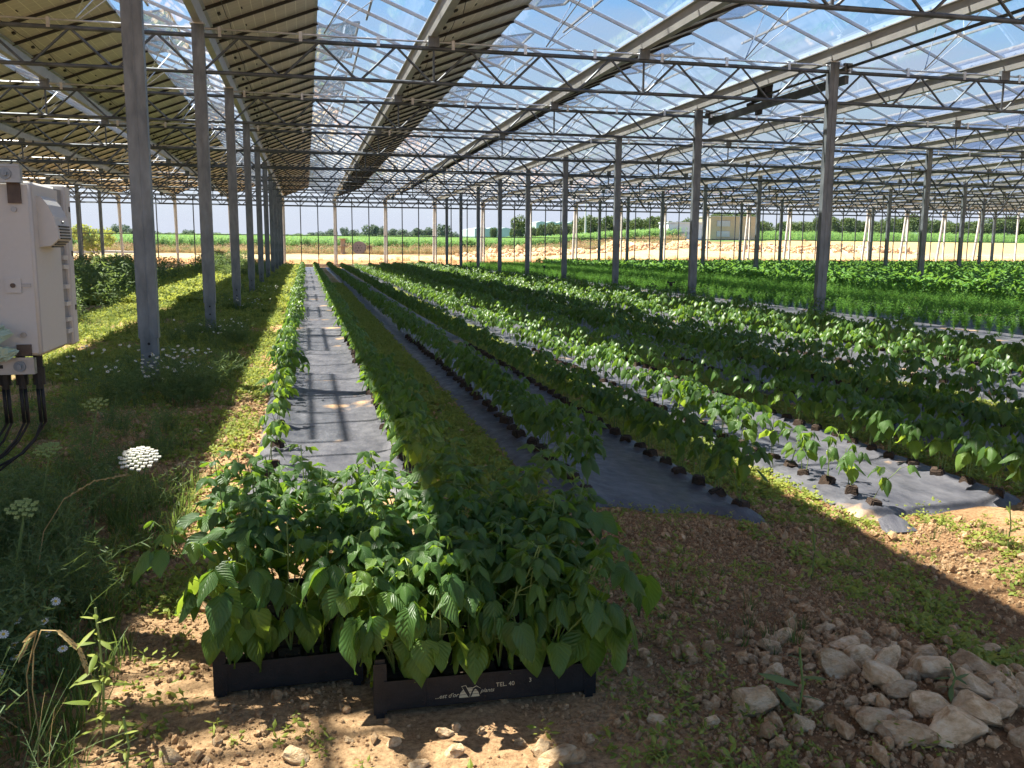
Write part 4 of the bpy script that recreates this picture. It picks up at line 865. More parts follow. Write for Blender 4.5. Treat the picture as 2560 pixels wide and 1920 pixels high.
def feath(seed, n=26, h=.42):
    rg = np.random.default_rng(seed); vs = []; fs = []
    for i in range(n):
        a = rg.random()*6.28; hh = h*rg.uniform(.5, 1); out_ = rg.uniform(.1, .9)*hh; bx, by = rg.normal(0, .05, 2)
        P0 = [np.array([bx+math.cos(a)*out_*t*t, by+math.sin(a)*out_*t*t, hh*(t-.2*t*t)]) for t in (0, .33, .66, 1)]
        for u in range(3):
            b = len(vs); w2 = .0014; vs += [tuple(P0[u]+[-w2, 0, 0]), tuple(P0[u]+[w2, 0, 0]), tuple(P0[u+1]+[w2, 0, 0]), tuple(P0[u+1]-[w2, 0, 0])]; fs.append((b, b+1, b+2, b+3))
        for q in range(16):
            t = .25+.75*q/16*1.0; k = min(2, int(t*3)); c_ = P0[k]+(P0[k+1]-P0[k])*(t*3-k); d = rg.normal(size=3)*np.array([1, 1, .7]); d /= np.linalg.norm(d); p = np.cross(d, rg.normal(size=3)); p /= np.linalg.norm(p); L = rg.uniform(.02, .05); b = len(vs)
            vs += [tuple(c_-p*.0022), tuple(c_+p*.0022), tuple(c_+d*L*.6+p*.002), tuple(c_+d*L)]; fs += [(b, b+1, b+2, b+3)]
    return mesh('feathery_weed', vs, fs, M['weed'])
FEA = [feath(380+i) for i in range(4)]
WEED = [leafy('weed_%d' % i, M['weed'], 150, .55, .22, .07, .4, 360+i) for i in range(4)]
def region(n, xr_, yr_, prob, s0, grow=0.0):
    x = rng.uniform(*xr_, n); y = yr_[0]+(yr_[1]-yr_[0])*rng.random(n)**1.6; k = rng.random(n) < prob(x, y); x, y = x[k], y[k]
    s = s0*rng.uniform(.6, 1.3, len(x))*(1+grow*np.maximum(0, y-6)); return np.stack([x, y, tz(x, y)-.002], 1), s
def cover(name, tm, regs, label, cat, tilt=.12):
    P_ = np.concatenate([r[0] for r in regs]); s = np.concatenate([r[1] for r in regs]); n = len(P_)
    scatter(name, tm, P_, rz_rot(n, tilt), s, rng.integers(0, len(tm), n), label=label, cat=cat)
pat = lambda x, y, a=.42, b=.58, sc=1.1, sd=31: sstep(a, b, fbm(x, y, sc, 4, sd))
left_p = lambda x, y: np.clip((.12+.88*pat(x, y, .43, .53, .9))*sstep(3.0, 7.5, y)+.25*pat(x, y, .45, .6, 2.5), 0, 1)
strip_p = lambda x, y: np.clip(sstep(4.0, 6.0, y)*1.0+.25, 0, 1)*(.4+.6*pat(x, y, .35, .5, 2))
cover('clover_cover', CLOV, [
    region(26000, (-3.9, -.36), (3, 24), left_p, 1.0, .05), region(9000, (-6, -.36), (20, 57), lambda x, y: .9+0*x, 2.2, .03),
    region(9000, (.7, 1.1), (3.5, 30), strip_p, .9, .04), region(7000, (2.25, 2.84), (3.9, 30), strip_p, 1.0, .04), region(5000, (4.0, 4.38), (4, 30), strip_p, 1, .04),
    region(6000, (5.5, 5.98), (4.5, 34), strip_p, 1.1, .04), region(12000, (7.1, 8.8), (6, 40), lambda x, y: .95+0*x, 1.3, .04),
    region(1800, (2.0, 3.6), (2.2, 4.2), lambda x, y: .75*pat(x, y, .42, .55, 2), .9)], 'low clover and weeds covering the paths between the beds', 'ground cover')
cover('grass_tufts', GRS, [region(2600, (-3.9, -.5), (3.5, 22), lambda x, y: pat(x, y, .45, .6, 1.6, 77), .8, .04), region(900, (-2.2, -.55), (1.6, 4.8), lambda x, y: .8+0*x, .9),
    region(500, (.8, 3.5), (1.6, 3.9), lambda x, y: pat(x, y, .45, .6, 1.6, 77) * (1-np.exp(-((x-1.65)**2/.28+(y-1.95)**2/.2))*1.3).clip(0, 1), .5), region(900, (7.2, 8.8), (8, 35), lambda x, y: .6+0*x, .9)]+
    [region(40, (-1.34+9.6*m_-.3, -1.34+9.6*m_+.3), (Y0+j*BY-.25, Y0+j*BY+.3), lambda x, y: 1+0*x, 1.8 if m_ else 1.3) for m_ in (0, 1) for j in range(-1, 6)], 'short grass tufts in the paths and round the post bases', 'grass')
cover('seedling_weeds', SEEDW, [region(2300, (.75, 3.3), (1.7, 3.95), lambda x, y: pat(x, y, .42, .6, 1.8, 90) * (1-np.exp(-((x-1.65)**2/.28+(y-1.95)**2/.2))*1.3).clip(0, 1), .72), region(260, (-.6, 1.0), (1.5, 2.2), lambda x, y: pat(x, y, .45, .6, 3, 91), .8), region(500, (-1.2, -.35), (2.2, 5), lambda x, y: .5+0*x, .9), region(120, (.6, 1.5), (3, 3.9), lambda x, y: 1+0*x, .8)], 'tiny weed seedlings sprouting in the gravelly soil', 'weeds')
fl_p = lambda x, y: np.clip(1.1-np.abs(x+1.22+(y-2.6)*.06)/.55, 0, 1)*(1-sstep(3.6, 5.0, y))*(.35+.65*pat(x, y, .38, .55, 1.6, 93))
cover('tall_grass', TALL, [region(1000, (-2.1, -.45), (1.7, 5.0), fl_p, .72)], 'tangle of tall wild grass and stalks at the lower left', 'wild grass', .45)
cover('feathery_weeds', FEA, [region(620, (-2.3, -.5), (1.6, 5.2), fl_p, .8), region(26, (-1.6, -.75), (7.0, 8.4), lambda x, y: 1+0*x, .95), region(16, (-1.7, -.8), (11.4, 13), lambda x, y: 1+0*x, .8), region(260, (-3.2, -.8), (4.5, 16), lambda x, y: pat(x, y, .52, .6, .8, 12), .6)], 'grey green feathery weeds at the lower left and at the post feet', 'weeds')
cover('bushy_weeds', WEED, [region(520, (-2.1, -.7), (1.7, 4.6), lambda x, y: fl_p(x, y)*.8, .36)]+[region(3200, (-19, -3.4), (15, 57), lambda x, y: sstep(-3.2-.06*(y-14), -4.6-.0*y, x)*1.0*pat(x, y, .3, .5, .3, 55), 1.25, .004), region(300, (-3.2, -1.6), (36, 57), lambda x, y: .5+0*x, .9)]+
    [region(5, (-1.34-.25, -1.34+.3), (Y0+j*BY-.25, Y0+j*BY+.25), lambda x, y: 1+0*x, .55) for j in range(-1, 5)]+[region(6, (8.26-.3, 8.26+.4), (Y0+j*BY-.3, Y0+j*BY+.3), lambda x, y: 1+0*x, .7) for j in range(0, 5)]+[region(200, (-19, 50), (56.2, 57.9), lambda x, y: .7+0*x, .7)], 'dark bushy weeds in the unplanted left part and at the wall foot', 'weeds')

# ------------------------------------------------------------------ fennel and the far crop
def fennel_mesh(seed):
    rg = np.random.default_rng(seed); vs = []; fs = []
    for i in range(16):
        a = rg.random()*6.28; hh = .42*rg.uniform(.6, 1); out_ = rg.uniform(.1, .55)*hh
        for q in range(14):
            t = .3+.7*q/14; c_ = np.array([math.cos(a)*out_*t*t, math.sin(a)*out_*t*t, hh*t]); d = rg.normal(size=3)*np.array([1, 1, .6]); d /= np.linalg.norm(d); L = .07*(1.2-t*.6)
            p = np.cross(d, rg.normal(size=3)); p /= np.linalg.norm(p); b = len(vs); vs += [tuple(c_-p*.004), tuple(c_+p*.004), tuple(c_+d*L)]; fs.append((b, b+1, b+2))
        b = len(vs); vs += [(-.002, 0, 0), (.002, 0, 0), (math.cos(a)*out_, math.sin(a)*out_, hh)]; fs.append((b, b+1, b+2))
    return mesh('fennel_piece', vs, fs, M['fennel'])
FEN = [fennel_mesh(400+i) for i in range(4)]
fp = []
for r_i in range(10):
    x = 9.75+.5*r_i; y = 7.5
    while y < 57: fp.append((x+random.gauss(0, .03), y, r_i)); y += .24+random.gauss(0, .02)
fp = [p for p in fp if p[0] < .95*p[1]+.5]; fp.sort(key=lambda p: math.hypot(p[0], p[1]))
cnt = {}
for x, y, r_i in fp[:300]:
    cnt[r_i] = cnt.get(r_i, -1)+1
    o = link('fennel_plant', FEN[random.randrange(4)], None, (x, y, tzs(x, y)+.01)); o.scale = (1, 1, random.uniform(.85, 1.15)); o.rotation_euler.z = random.random()*6.28
    tag(o, 'feathery fennel plant, %s from the near end of the %s fennel row' % (ordn(cnt[r_i]), ordn(r_i)), 'fennel plant', 'feathery fennel plants right of the right posts')
q = np.array([(p[0], p[1], 0) for p in fp[300:]]); q[:, 2] = tz(q[:, 0], q[:, 1], False); n_ = len(q)
scatter('fennel_plants', FEN, q, rz_rot(n_, .1), rng.uniform(1, 1.3, n_), rng.integers(0, 4, n_), label='more feathery fennel plants further back', cat='fennel plants')
CROP = [leafy('crop_%d' % i, M['crop'], 46, .42, .17, .12, .62, 420+i, shape='bean', up=.2) for i in range(4)]
cx_, cy_ = [], []
for x in np.arange(14.9, 56, .46):
    yy = np.arange(max(9, x/.98-2), 57.4, .36); cx_ += list(x+rng.normal(0, .05, len(yy))); cy_ += list(yy+rng.normal(0, .08, len(yy)))
cx_, cy_ = np.array(cx_), np.array(cy_); n_ = len(cx_)
scatter('leafy_crop', CROP, np.stack([cx_, cy_, tz(cx_, cy_, False)], 1), rz_rot(n_, .1), rng.uniform(1.0, 1.5, n_), rng.integers(0, 4, n_), label='dense bright green leafy crop filling the right background', cat='crop')
# sprinklers
for x, y, h, lab in ((7.3, 17.1, .55, 'nearest black sprinkler on a stake in front of the second right post'), (8.6, 32, .6, 'black sprinkler on a stake far down the right post row'), (8.0, 44, .6, 'most distant black sprinkler on a stake near the end wall'), (21.5, 33, .8, 'black sprinkler poking from the leafy crop at the right')):
    t = empty('sprinkler', (x, y, tzs(x, y)), lab, 'sprinkler', 'black garden sprinklers on stakes')
    link('stake', MB().bar((0, 0, 0), (0, 0, h-.06), .022, n=6).mesh('stake', M['black']), t)
    link('head', MB().disc((0, 0, h-.03), (0, 0, 1), .035, .06, 10).box((0, 0, h+.012), (.16, .02, .02)).box((-.07, 0, h+.02), (.025, .03, .03)).box((.07, 0, h+.02), (.025, .03, .03)).mesh('sprinkler_head', M['black']), t)

# ------------------------------------------------------------------ individual wild plants
def umbel(loc, h, R_, head_m, label, lean=(0, 0), n=38):
    t = empty('umbel_flower', loc, label, 'wild flower')
    top = Vector((lean[0], lean[1], h)); st = MB().path([(0, 0, 0), (lean[0]*.3, lean[1]*.3, h*.5), top*.93, top], .0028, 5)
    hd = MB(); ga = 2.4
    for i in range(n):
        r = R_*math.sqrt((i+.5)/n); a = i*ga; p = top+Vector((math.cos(a)*r, math.sin(a)*r, .04-.22*r*r/R_-.0+.38*math.sin(a)*r)); st.bar(top, p, .0014, n=3)
        for q in range(7):
            b_ = q*.9; rr_ = .0085; c = p+Vector((math.cos(b_)*rr_*.6, math.sin(b_)*rr_*.6, .002*math.sin(q*3)))
            hd.add([c+Vector((math.cos(e)*rr_*.55, math.sin(e)*rr_*.55, 0)) for e in (0, 1.26, 2.5, 3.77, 5.0)], [(0, 1, 2, 3, 4)])
            hd.add([c+Vector((math.cos(e)*rr_*.5, -rr_*.35, math.sin(e)*rr_*.5-.003)) for e in (0, 1.57, 3.14, 4.7)], [(0, 1, 2, 3)])
    link('stem', st.mesh('umbel_stem', M['stem']), t); link('flower_head', hd.mesh('umbel_head', M[head_m]), t)
umbel((-.79, 3.95, tzs(-.8, 3.95)), .335, .08, 'petal', 'flat white lacy umbel flower standing clear above the shaded grass', (.09, -.1), 58)
umbel((-1.12, 3.95, tzs(-1.1, 3.95)), .36, .05, 'umbel', 'yellow green unopened umbel left of the white one', (.05, 0), 26)
umbel((-1.1, 4.75, tzs(-1.1, 4.7)), .42, .06, 'umbel', 'thin pale green umbel on a forked stalk in front of the nearest left post', (.05, 0), 18)
umbel((-.98, 3.1, tzs(-.98, 3.1)), .34, .05, 'umbel', 'small flat greenish umbel low in the tall grass', (.05, 0), 20)
def daisy_clump(cx, cy, n, spread, hh, label):
    t = empty('daisy_clump', (cx, cy, tzs(cx, cy)), label, 'daisies', 'clumps of small white daisies'); rg = np.random.default_rng(int(cx*100) % 97+5); st = MB(); pe = MB(); di = MB()
    for i in range(n):
        a = rg.random()*6.28; r = spread*math.sqrt(rg.random()); p = Vector((math.cos(a)*r, math.sin(a)*r, hh*rg.uniform(.45, 1))); st.path([(p.x*.4, p.y*.4, 0), (p.x*.7, p.y*.7, p.z*.6), p], .0014, 3)
        nr = Vector((rg.normal(0, .4), -.5+rg.normal(0, .3), 1)).normalized(); x = nr.orthogonal().normalized(); y = nr.cross(x)
        for q in range(11):
            e = q*6.283/11; d = x*math.cos(e)+y*math.sin(e); s_ = x*-math.sin(e)+y*math.cos(e)
            pe.add([p+d*.003-s_*.0016, p+d*.003+s_*.0016, p+d*.013+s_*.0024, p+d*.013-s_*.0024], [(0, 1, 2, 3)])
        di.disc(p+nr*.001, nr, .0042, .003, 7)
    link('stems', st.mesh('daisy_stems', M['weed']), t, kind='stuff'); link('petals', pe.mesh('daisy_petals', M['petal']), t, kind='stuff'); link('flower_centres', di.mesh('daisy_centres', M['disc_y']), t, kind='stuff')
daisy_clump(-1.05, 7.6, 75, .32, .42, 'thick clump of white daisies at the foot of the nearest left post')
daisy_clump(-1.2, 11.9, 34, .45, .3, 'looser daisies in front of the second left post')
daisy_clump(-1.62, 7.3, 22, .3, .5, 'few tall daisies left of the nearest left post')
daisy_clump(-.78, 2.55, 12, .16, .2, 'small daisies low in the dark grass left of the crates')
daisy_clump(-1.45, 3.0, 14, .25, .3, 'scattered daisies in the tall grass at the left edge')
daisy_clump(-.95, 17.6, 16, .5, .3, 'far daisies by the third left post')
daisy_clump(-.75, 21.5, 20, .4, .35, 'white dotted daisies behind the third left post')
def seed_stalk(loc, pts, label, big=.006):
    t = empty('grass_stalk', loc, label, 'grass stalk'); link('stalk', MB().path(pts, .0016, 4).mesh('stalk', M['straw']), t)
    hd = MB(); a = Vector(pts[-3]); n = 26
    P3 = [Vector(p) for p in pts[-3:]]
    for i in range(n):
        u = i/(n-1)*1.999; k = min(1, int(u)); c = P3[k].lerp(P3[k+1], u-k); d = (P3[k+1]-P3[k]).normalized(); x = d.orthogonal().normalized(); s_ = x*math.cos(i*2.2)+d.cross(x)*math.sin(i*2.2)
        hd.add([c, c+s_*big*.8+d*big*.6, c+d*big*2.2+s_*big*.7, c+d*big*1.0-s_*big*.1], [(0, 1, 2, 3)])
    link('seed_head', hd.mesh('seed_head', M['straw']), t)
z0 = tzs(-.7, 2.25)
seed_stalk((-.66, 2.2, z0), [(0, 0, 0), (-.01, 0, .16), (.0, .0, .26), (.02, .0, .31), (.055, -.01, .31), (.1, -.02, .27), (.125, -.03, .21)], 'drooping straw coloured seed head arching over dark grass at the lower left', .009)
seed_stalk((-.68, 2.2, z0), [(0, 0, 0), (-.0, 0, .2), (.03, 0, .31), (.01, .0, .29), (-.01, 0, .25)], 'short straw coloured seed head beside the drooping one', .008)
seed_stalk((-1.2, 2.35, z0), [(0, 0, .12), (.15, 0, .13), (.3, -.02, .11), (.42, -.06, .06), (.5, -.1, .02)], 'long dry stalk lying towards the sunny soil at the lower left', .005)
seed_stalk((-.95, 3.2, z0), [(0, 0, 0), (.05, 0, .25), (.12, 0, .36), (.22, 0, .42), (.33, -.02, .44)], 'fine pale grass stalk leaning right over the gravel', .006)
def erect_weed(loc, h, n, label, L=.05, m_='clover'):
    t = empty('leafy_weed', loc, label, 'weed', None); rg = np.random.default_rng(int(abs(loc[0]*1000)) % 991); st = MB().path([(0, 0, 0), (.01, 0, h*.5), (.0, .01, h)], .003, 5)
    vs, fs, uvs = [], [], []
    for i in range(n):
        z = h*(.12+.88*i/n); a = i*2.4; Mx = leaf_mat(Vector((0, 0, z)), a, rg.uniform(-.7, .3), rg.normal(0, .2), L*rg.uniform(.7, 1.2)*(1.1-.5*i/n)); v, f, uv = leaf_arrays(1, .24, rows=4, side=1, curl=.3, fold=.2, ripple=0, shape='lance', seed=i)
        v = v @ np.array(Mx)[:3, :3].T+np.array(Mx)[:3, 3]; b = len(vs); vs += [tuple(p) for p in v]; fs += [tuple(b+k for k in q_) for q_ in f]
    link('stem', st.mesh('weed_stem', M['stem']), t); link('leaves', mesh('weed_leaves', vs, fs, M[m_], smooth=True), t, kind='stuff')
erect_weed((-.52, 2.2, tzs(-.52, 2.2)), .36, 26, 'upright narrow leaved weed catching the sun left of the crates', .085)
erect_weed((-.44, 2.05, tzs(-.44, 2.05)), .14, 10, 'little oval leaved weed at the edge of the sunny soil left of the crates', .05)
erect_weed((-.62, 1.98, tzs(-.6, 1.98)), .08, 8, 'small rosette weed at the bottom left in shade', .055)
erect_weed((1.95, 3.05, tzs(1.95, 3.05)), .22, 8, 'thin upright grass like weed in the shade right of the crates', .08)
erect_weed((3.25, 3.45, tzs(3.25, 3.45)), .24, 7, 'single thin upright weed in the sun before the third black sheet', .09)
erect_weed((1.62, 1.86, tzs(1.62, 1.86)+.04), .07, 7, 'dark green weed growing between the piled stones', .05, 'weed')
erect_weed((1.2, 1.9, tzs(1.2, 1.9)), .2, 7, 'grassy weed beside the flat dirt topped stone', .1, 'weed')
erect_weed((-.56, 3.55, tzs(-.56, 3.55)), .2, 22, 'bright leaning weed between tall grass and the lit strip', .06)
# earth mound in the left weeds
dm = link('earth_heap', rock_mesh(77, 14, 3, 'earth_heap', 'gravel'), None, (-6.2, 22.5, .15)); dm.scale = (.45, .4, .34); tag(dm, 'small heap of reddish earth among the dark weeds at the left', 'earth heap')

# ------------------------------------------------------------------ outside: things beyond the end wall
Fpx = 2212.4/2.5
def at(px, py, Y):
    """world point seen at pixel (px,py) of the 1024 px picture, at depth Y"""
    d = f_*1.0+r2*((px-512)/Fpx)+u2*((384-py)/Fpx); t = Y/d.y; return (d.x*t, Y, CAMH+d.z*t)
# maize
def corn_mesh(seed):
    rg = np.random.default_rng(seed); vs = []; fs = []
    for p in range(3):
        ox, oy = rg.normal(0, .3, 2)
        b = len(vs); vs += [(ox-.02, oy, 0), (ox+.02, oy, 0), (ox, oy, 1.7)]; fs.append((b, b+1, b+2))
        for i in range(9):
            a = rg.random()*6.28; z = .3+1.25*i/9; L = rg.uniform(.5, .8); dx, dy = math.cos(a), math.sin(a); b = len(vs)
            for t in (0, .4, .75, 1): wv = .05*(1-t**2); vs += [(ox+dx*L*t*.8-dy*wv, oy+dy*L*t*.8+dx*wv, z+L*(.75*t-.85*t*t)), (ox+dx*L*t*.8+dy*wv, oy+dy*L*t*.8-dx*wv, z+L*(.75*t-.85*t*t))]
            fs += [(b+2*k, b+2*k+1, b+2*k+3, b+2*k+2) for k in range(3)]
    return mesh('maize_piece', vs, fs, M['corn'])
CORN = [corn_mesh(500+i) for i in range(4)]
n_ = 15000; yy = 104+200*rng.random(n_)**2.0; xx = rng.uniform(-.42, 1.05, n_)*yy
k = ~((xx > .44*yy) & (yy < 128)); xx, yy = xx[k], yy[k]; n_ = len(xx)
scatter('maize_field', CORN, np.stack([xx, yy, tz(xx, yy)], 1), rz_rot(n_, .06), rng.uniform(.8, 1.1, n_)*(1+.3*sstep(150, 300, yy)), rng.integers(0, 4, n_), label='field of green maize beyond the greenhouse', cat='maize field')
DRY = [tuft('dryweed_%d' % i, M['straw'], 60, .8, .7, .02, seed=600+i, segs=2) for i in range(2)]+[leafy('dryherb', simple('rust_herb', (.22, .13, .06), .9, 0, (.32, .2, .09), 3), 70, .8, .5, .12, .5, 611), leafy('greenherb', M['weed'], 70, .6, .5, .12, .5, 612)]
n_ = 3600; yy = rng.uniform(88, 104, n_); xx = rng.uniform(-.42, .44, n_)*yy
n2 = 500; y2_ = rng.uniform(58.8, 64, n2); x2_ = rng.uniform(-.4, 1., n2)*y2_
xx = np.concatenate([xx, x2_]); yy = np.concatenate([yy, y2_]); sc_ = np.concatenate([rng.uniform(.6, 1.25, n_), rng.uniform(.2, .6, n2)])
scatter('dry_weeds', DRY, np.stack([xx, yy, tz(xx, yy)], 1), rz_rot(len(xx), .1), sc_, rng.integers(0, 4, len(xx)), label='band of dry brown weeds before the maize', cat='dry weeds')
tu = lambda n, xr_, yr_, s: (rng.uniform(*xr_, n), rng.uniform(*yr_, n), s)
# road strip, slab
def strip_mesh(name, xa, xb, ya, yb, m_, h=.06, label=None, cat=None):
    b_ = MB(); n = 24
    for i in range(n):
        a, c = xa+(xb-xa)*i/n, xa+(xb-xa)*(i+1)/n; za, zb = tzs(a, ya), tzs(c, ya)
        b_.add([(a, ya, za+h), (c, ya, zb+h), (c, yb, zb+h), (a, yb, za+h), (a, ya, za-.3), (c, ya, zb-.3)], [(0, 1, 2, 3), (4, 5, 1, 0)])
    o = link(name, b_.mesh(name, m_)); tag(o, kind='structure'); return o
strip_mesh('road', 24, 42, 90, 92.4, M['concrete'], .22)
strip_mesh('track', -34, -14, 84, 86.5, M['concrete'], .2)
# cable reels
def reel(loc, R1, w_, label, upright=True, m1='wood_grey'):
    t = empty('cable_reel', loc, label, 'cable reel', 'wooden cable reels outside'); ax = Vector((.25, 1, 0)).normalized() if upright else Vector((0, 0, 1)); c0 = Vector((0, 0, R1)) if upright else Vector((0, 0, w_/2))
    for s in (-1, 1):
        c = c0+ax*s*w_/2; link('flange', MB().disc(c, ax, R1, .06, 28).mesh('reel_flange', M[m1]), t)
    link('drum', MB().disc(c0, ax, R1*.5, w_, 20).mesh('reel_drum', M['wood']), t)
    if upright:
        x = ax.cross(Vector((0, 0, 1))).normalized(); b_ = MB()
        for i in range(7):
            r = 0 if i == 0 else R1*.45; a = i*1.05; p = c0-ax*(w_/2+.035)+x*math.cos(a)*r+Vector((0, 0, math.sin(a)*r)); b_.disc(p, ax, .07 if i == 0 else .045, .03, 10)
        link('holes', b_.mesh('reel_holes', M['pvframe']), t)
Yr = 88
def gp(px, Y): p = at(px, 250, Y); return Vector((p[0], Y, tzs(p[0], Y)))
reel(gp(359.5, Yr), .62, .6, 'large grey wooden cable reel standing on its rim outside')
p = gp(343, Yr); reel(p, .42, .75, 'lower of two stacked pale wooden reels left of the big one', False, 'wood'); reel(p+Vector((0, 0, .81)), .48, .7, 'upper of two stacked pale wooden reels left of the big one', False, 'wood')
reel(gp(369.5, Yr+2), .5, .8, 'low pale wooden reel lying flat right of the big one', False, 'wood')
# transformer house, white containers
def house(x0, x1, y0, d, z0_, h, m_, wins, label, cat, doors=()):
    t = empty(label.split(',')[0].replace(' ', '_') if False else cat.replace(' ', '_'), ((x0+x1)/2, y0, z0_), label, cat); W2 = x1-x0
    link('wall', MB().box((0, d/2, h/2-.4), (W2, d, h+.8)).mesh('building_wall', M[m_]), t); link('roof', MB().box((0, d/2, h+.06), (W2+.2, d+.2, .12)).mesh('building_roof', M['concrete' if m_ == 'plaster' else m_]), t)
    for wx, wz, ww, wh in wins:
        wo = link('louvre_window', MB().box((wx, -.02, wz), (ww, .06, wh)).mesh('louvre_window', M['louvre']), t)
        sl2 = MB()
        for q in range(int(wh/.12)): sl2.box((wx, -.06, wz-wh/2+.06+q*.12), (ww-.06, .03, .05))
        link('slats', sl2.mesh('louvre_slats', M['whitebox']), wo, kind='stuff')
    for dx, dz, dw, dh in doors: link('door_panel', MB().box((dx, -.03, dz), (dw, .05, dh)).mesh('door_panel', M['whitebox']), t)
a = at(710, 241, 110); c = at(756, 241, 110); zt = at(730, 217, 110)[2]; z0_ = a[2]
house(a[0], c[0], 110, 5, z0_, zt-z0_, 'plaster', [(-1.5, 2.3, 1.9, .75), (-1.5, .95, 1.9, .75)], 'beige flat roofed utility building with two grey louvre panels', 'utility building')
a = at(668, 241, 105); c = at(702, 241, 105); zt = at(685, 223, 105)[2]; z0_ = a[2]
house(a[0], c[0], 105, 3, z0_, zt-z0_, 'whitebox', [(-.3, 1.0, .35, .3), (.2, 1.0, .35, .3), (.7, 1.0, .35, .3), (-1.7, 2.0, .6, .25)], 'white metal container with small grey vents beside the beige building', 'container', [(-1.75, 1.1, .8, 2.0)])
# rubble banks
def rubble(px0, px1, Y, pyt, label, seed, d=6):
    x0, x1 = at(px0, 240, Y)[0], at(px1, 240, Y)[0]; h = max(.5, at((px0+px1)/2, pyt, Y)[2]-tzs((x0+x1)/2, Y)); n1_, n2_ = 60, 16; rg = np.random.default_rng(seed); vs = []
    for j in range(n2_):
        for i in range(n1_):
            u, v_ = i/(n1_-1), j/(n2_-1); x = x0+(x1-x0)*u; y = Y-d/2+d*v_; e = math.sin(math.pi*u)**.5*math.sin(math.pi*v_)**.8
            vs.append((x, y, tzs(x, y)-.1+h*e*(.75+.35*float(vnoise(np.array([x]), np.array([y]), .35, seed)[0]))+rg.normal(0, .07)*e))
    o = link('rubble_heap', mesh('rubble_heap', vs, [(j*n1_+i, j*n1_+i+1, (j+1)*n1_+i+1, (j+1)*n1_+i) for j in range(n2_-1) for i in range(n1_-1)], M['rubble']), None)
    tag(o, label, 'rubble heap', 'pale rubble heaps outside')
    m = 500; us, vs2 = rg.random(m), rg.random(m)*.5; X = x0+(x1-x0)*us; Yv = Y-d/2+d*vs2; e = np.sin(np.pi*us)**.5*np.sin(np.pi*vs2)**.8
    return np.stack([X, Yv, tz(X, Yv)-.02+h*e*.9], 1)
M['rubble'] = simple('rubble_rock', (.34, .22, .11), .95, 0, (.52, .40, .26), 2.5, .9, 3, coord='Object')
rp = [rubble(605, 668, 80, 243.5, 'long pale rubble ridge left of the container', 1, 6), rubble(600, 628, 84, 241, 'rounded earth heap at the left of the rubble', 2, 5), rubble(663, 712, 84, 240.5, 'rubble heap in front of the white container', 3, 6), rubble(700, 790, 76, 243, 'broad rubble heap in front of the beige building', 4, 7),
      rubble(775, 905, 74, 244.5, 'wide rubble bank right of the beige building', 5, 7), rubble(455, 600, 78, 248.5, 'low stony ridge left of the rubble heaps', 6, 5)]
P_ = np.concatenate(rp); n_ = len(P_); s = rng.lognormal(0, .5, n_)*.1
RPB = [rock_mesh(250+i, 9, 1, 'rubble_stone', 'gravel') for i in range(4)]
scatter('rubble_stones', RPB, P_, rng.random((n_, 3))*6.28, s, rng.integers(0, 4, n_), label='loose stones on the rubble heaps', cat='rubble')
# distant glasshouse (two visible pieces) and poles
def shed(pxa, pxb, Y, py_top, label):
    a, c = at(pxa, 238, Y), at(pxb, 238, Y); zt = at((pxa+pxb)/2, py_top, Y)[2]; g0 = tzs((a[0]+c[0])/2, Y); t = empty('distant_glasshouse', ((a[0]+c[0])/2, Y, g0), label, 'glasshouse'); W2 = c[0]-a[0]; H2 = zt-g0
    link('glass_front', MB().box((0, 0, H2/2), (W2, 20, H2)).mesh('shed_body', M['shedglass']), t); b_ = MB(); n = int(W2/3.2)
    for i in range(n):
        x = -W2/2+3.2*(i+.5); b_.add([(x-1.6, -10, H2), (x, -10, H2+.35), (x+1.6, -10, H2), (x-1.6, 10, H2), (x, 10, H2+.35), (x+1.6, 10, H2)], [(0, 1, 4, 3), (1, 2, 5, 4), (0, 2, 1), (3, 4, 5)])
    link('ridged_roof', b_.mesh('shed_roof', M['shedglass']), t)
M['shedglass'] = simple('pale_glasshouse', (.34, .42, .41), .6, 0, (.42, .5, .5), .3)
shed(468, 506, 235, 229.5, 'pale glasshouse far beyond the maize, left of the round tree'); shed(528, 640, 270, 224, 'long pale glasshouse roof behind the trees')
def pole(px, Y, pyt, label):
    g_ = gp(px, Y); zt = at(px, pyt, Y)[2]; t = empty('utility_pole', g_, label, 'pole', 'pale utility poles'); link('shaft', MB().bar((0, 0, 0), (0, 0, zt-g_.z), .3, n=8, r2=.6).mesh('pole_shaft', M['white']), t); link('cross_arm', MB().box((0, 0, zt-g_.z-.4), (1.2, .1, .1)).mesh('cross_arm', M['concrete']), t)
pole(585, 120, 190, 'white concrete pole beyond the maize right of the round tree'); pole(905, 130, 195, 'pale pole beyond the wall at the far right')

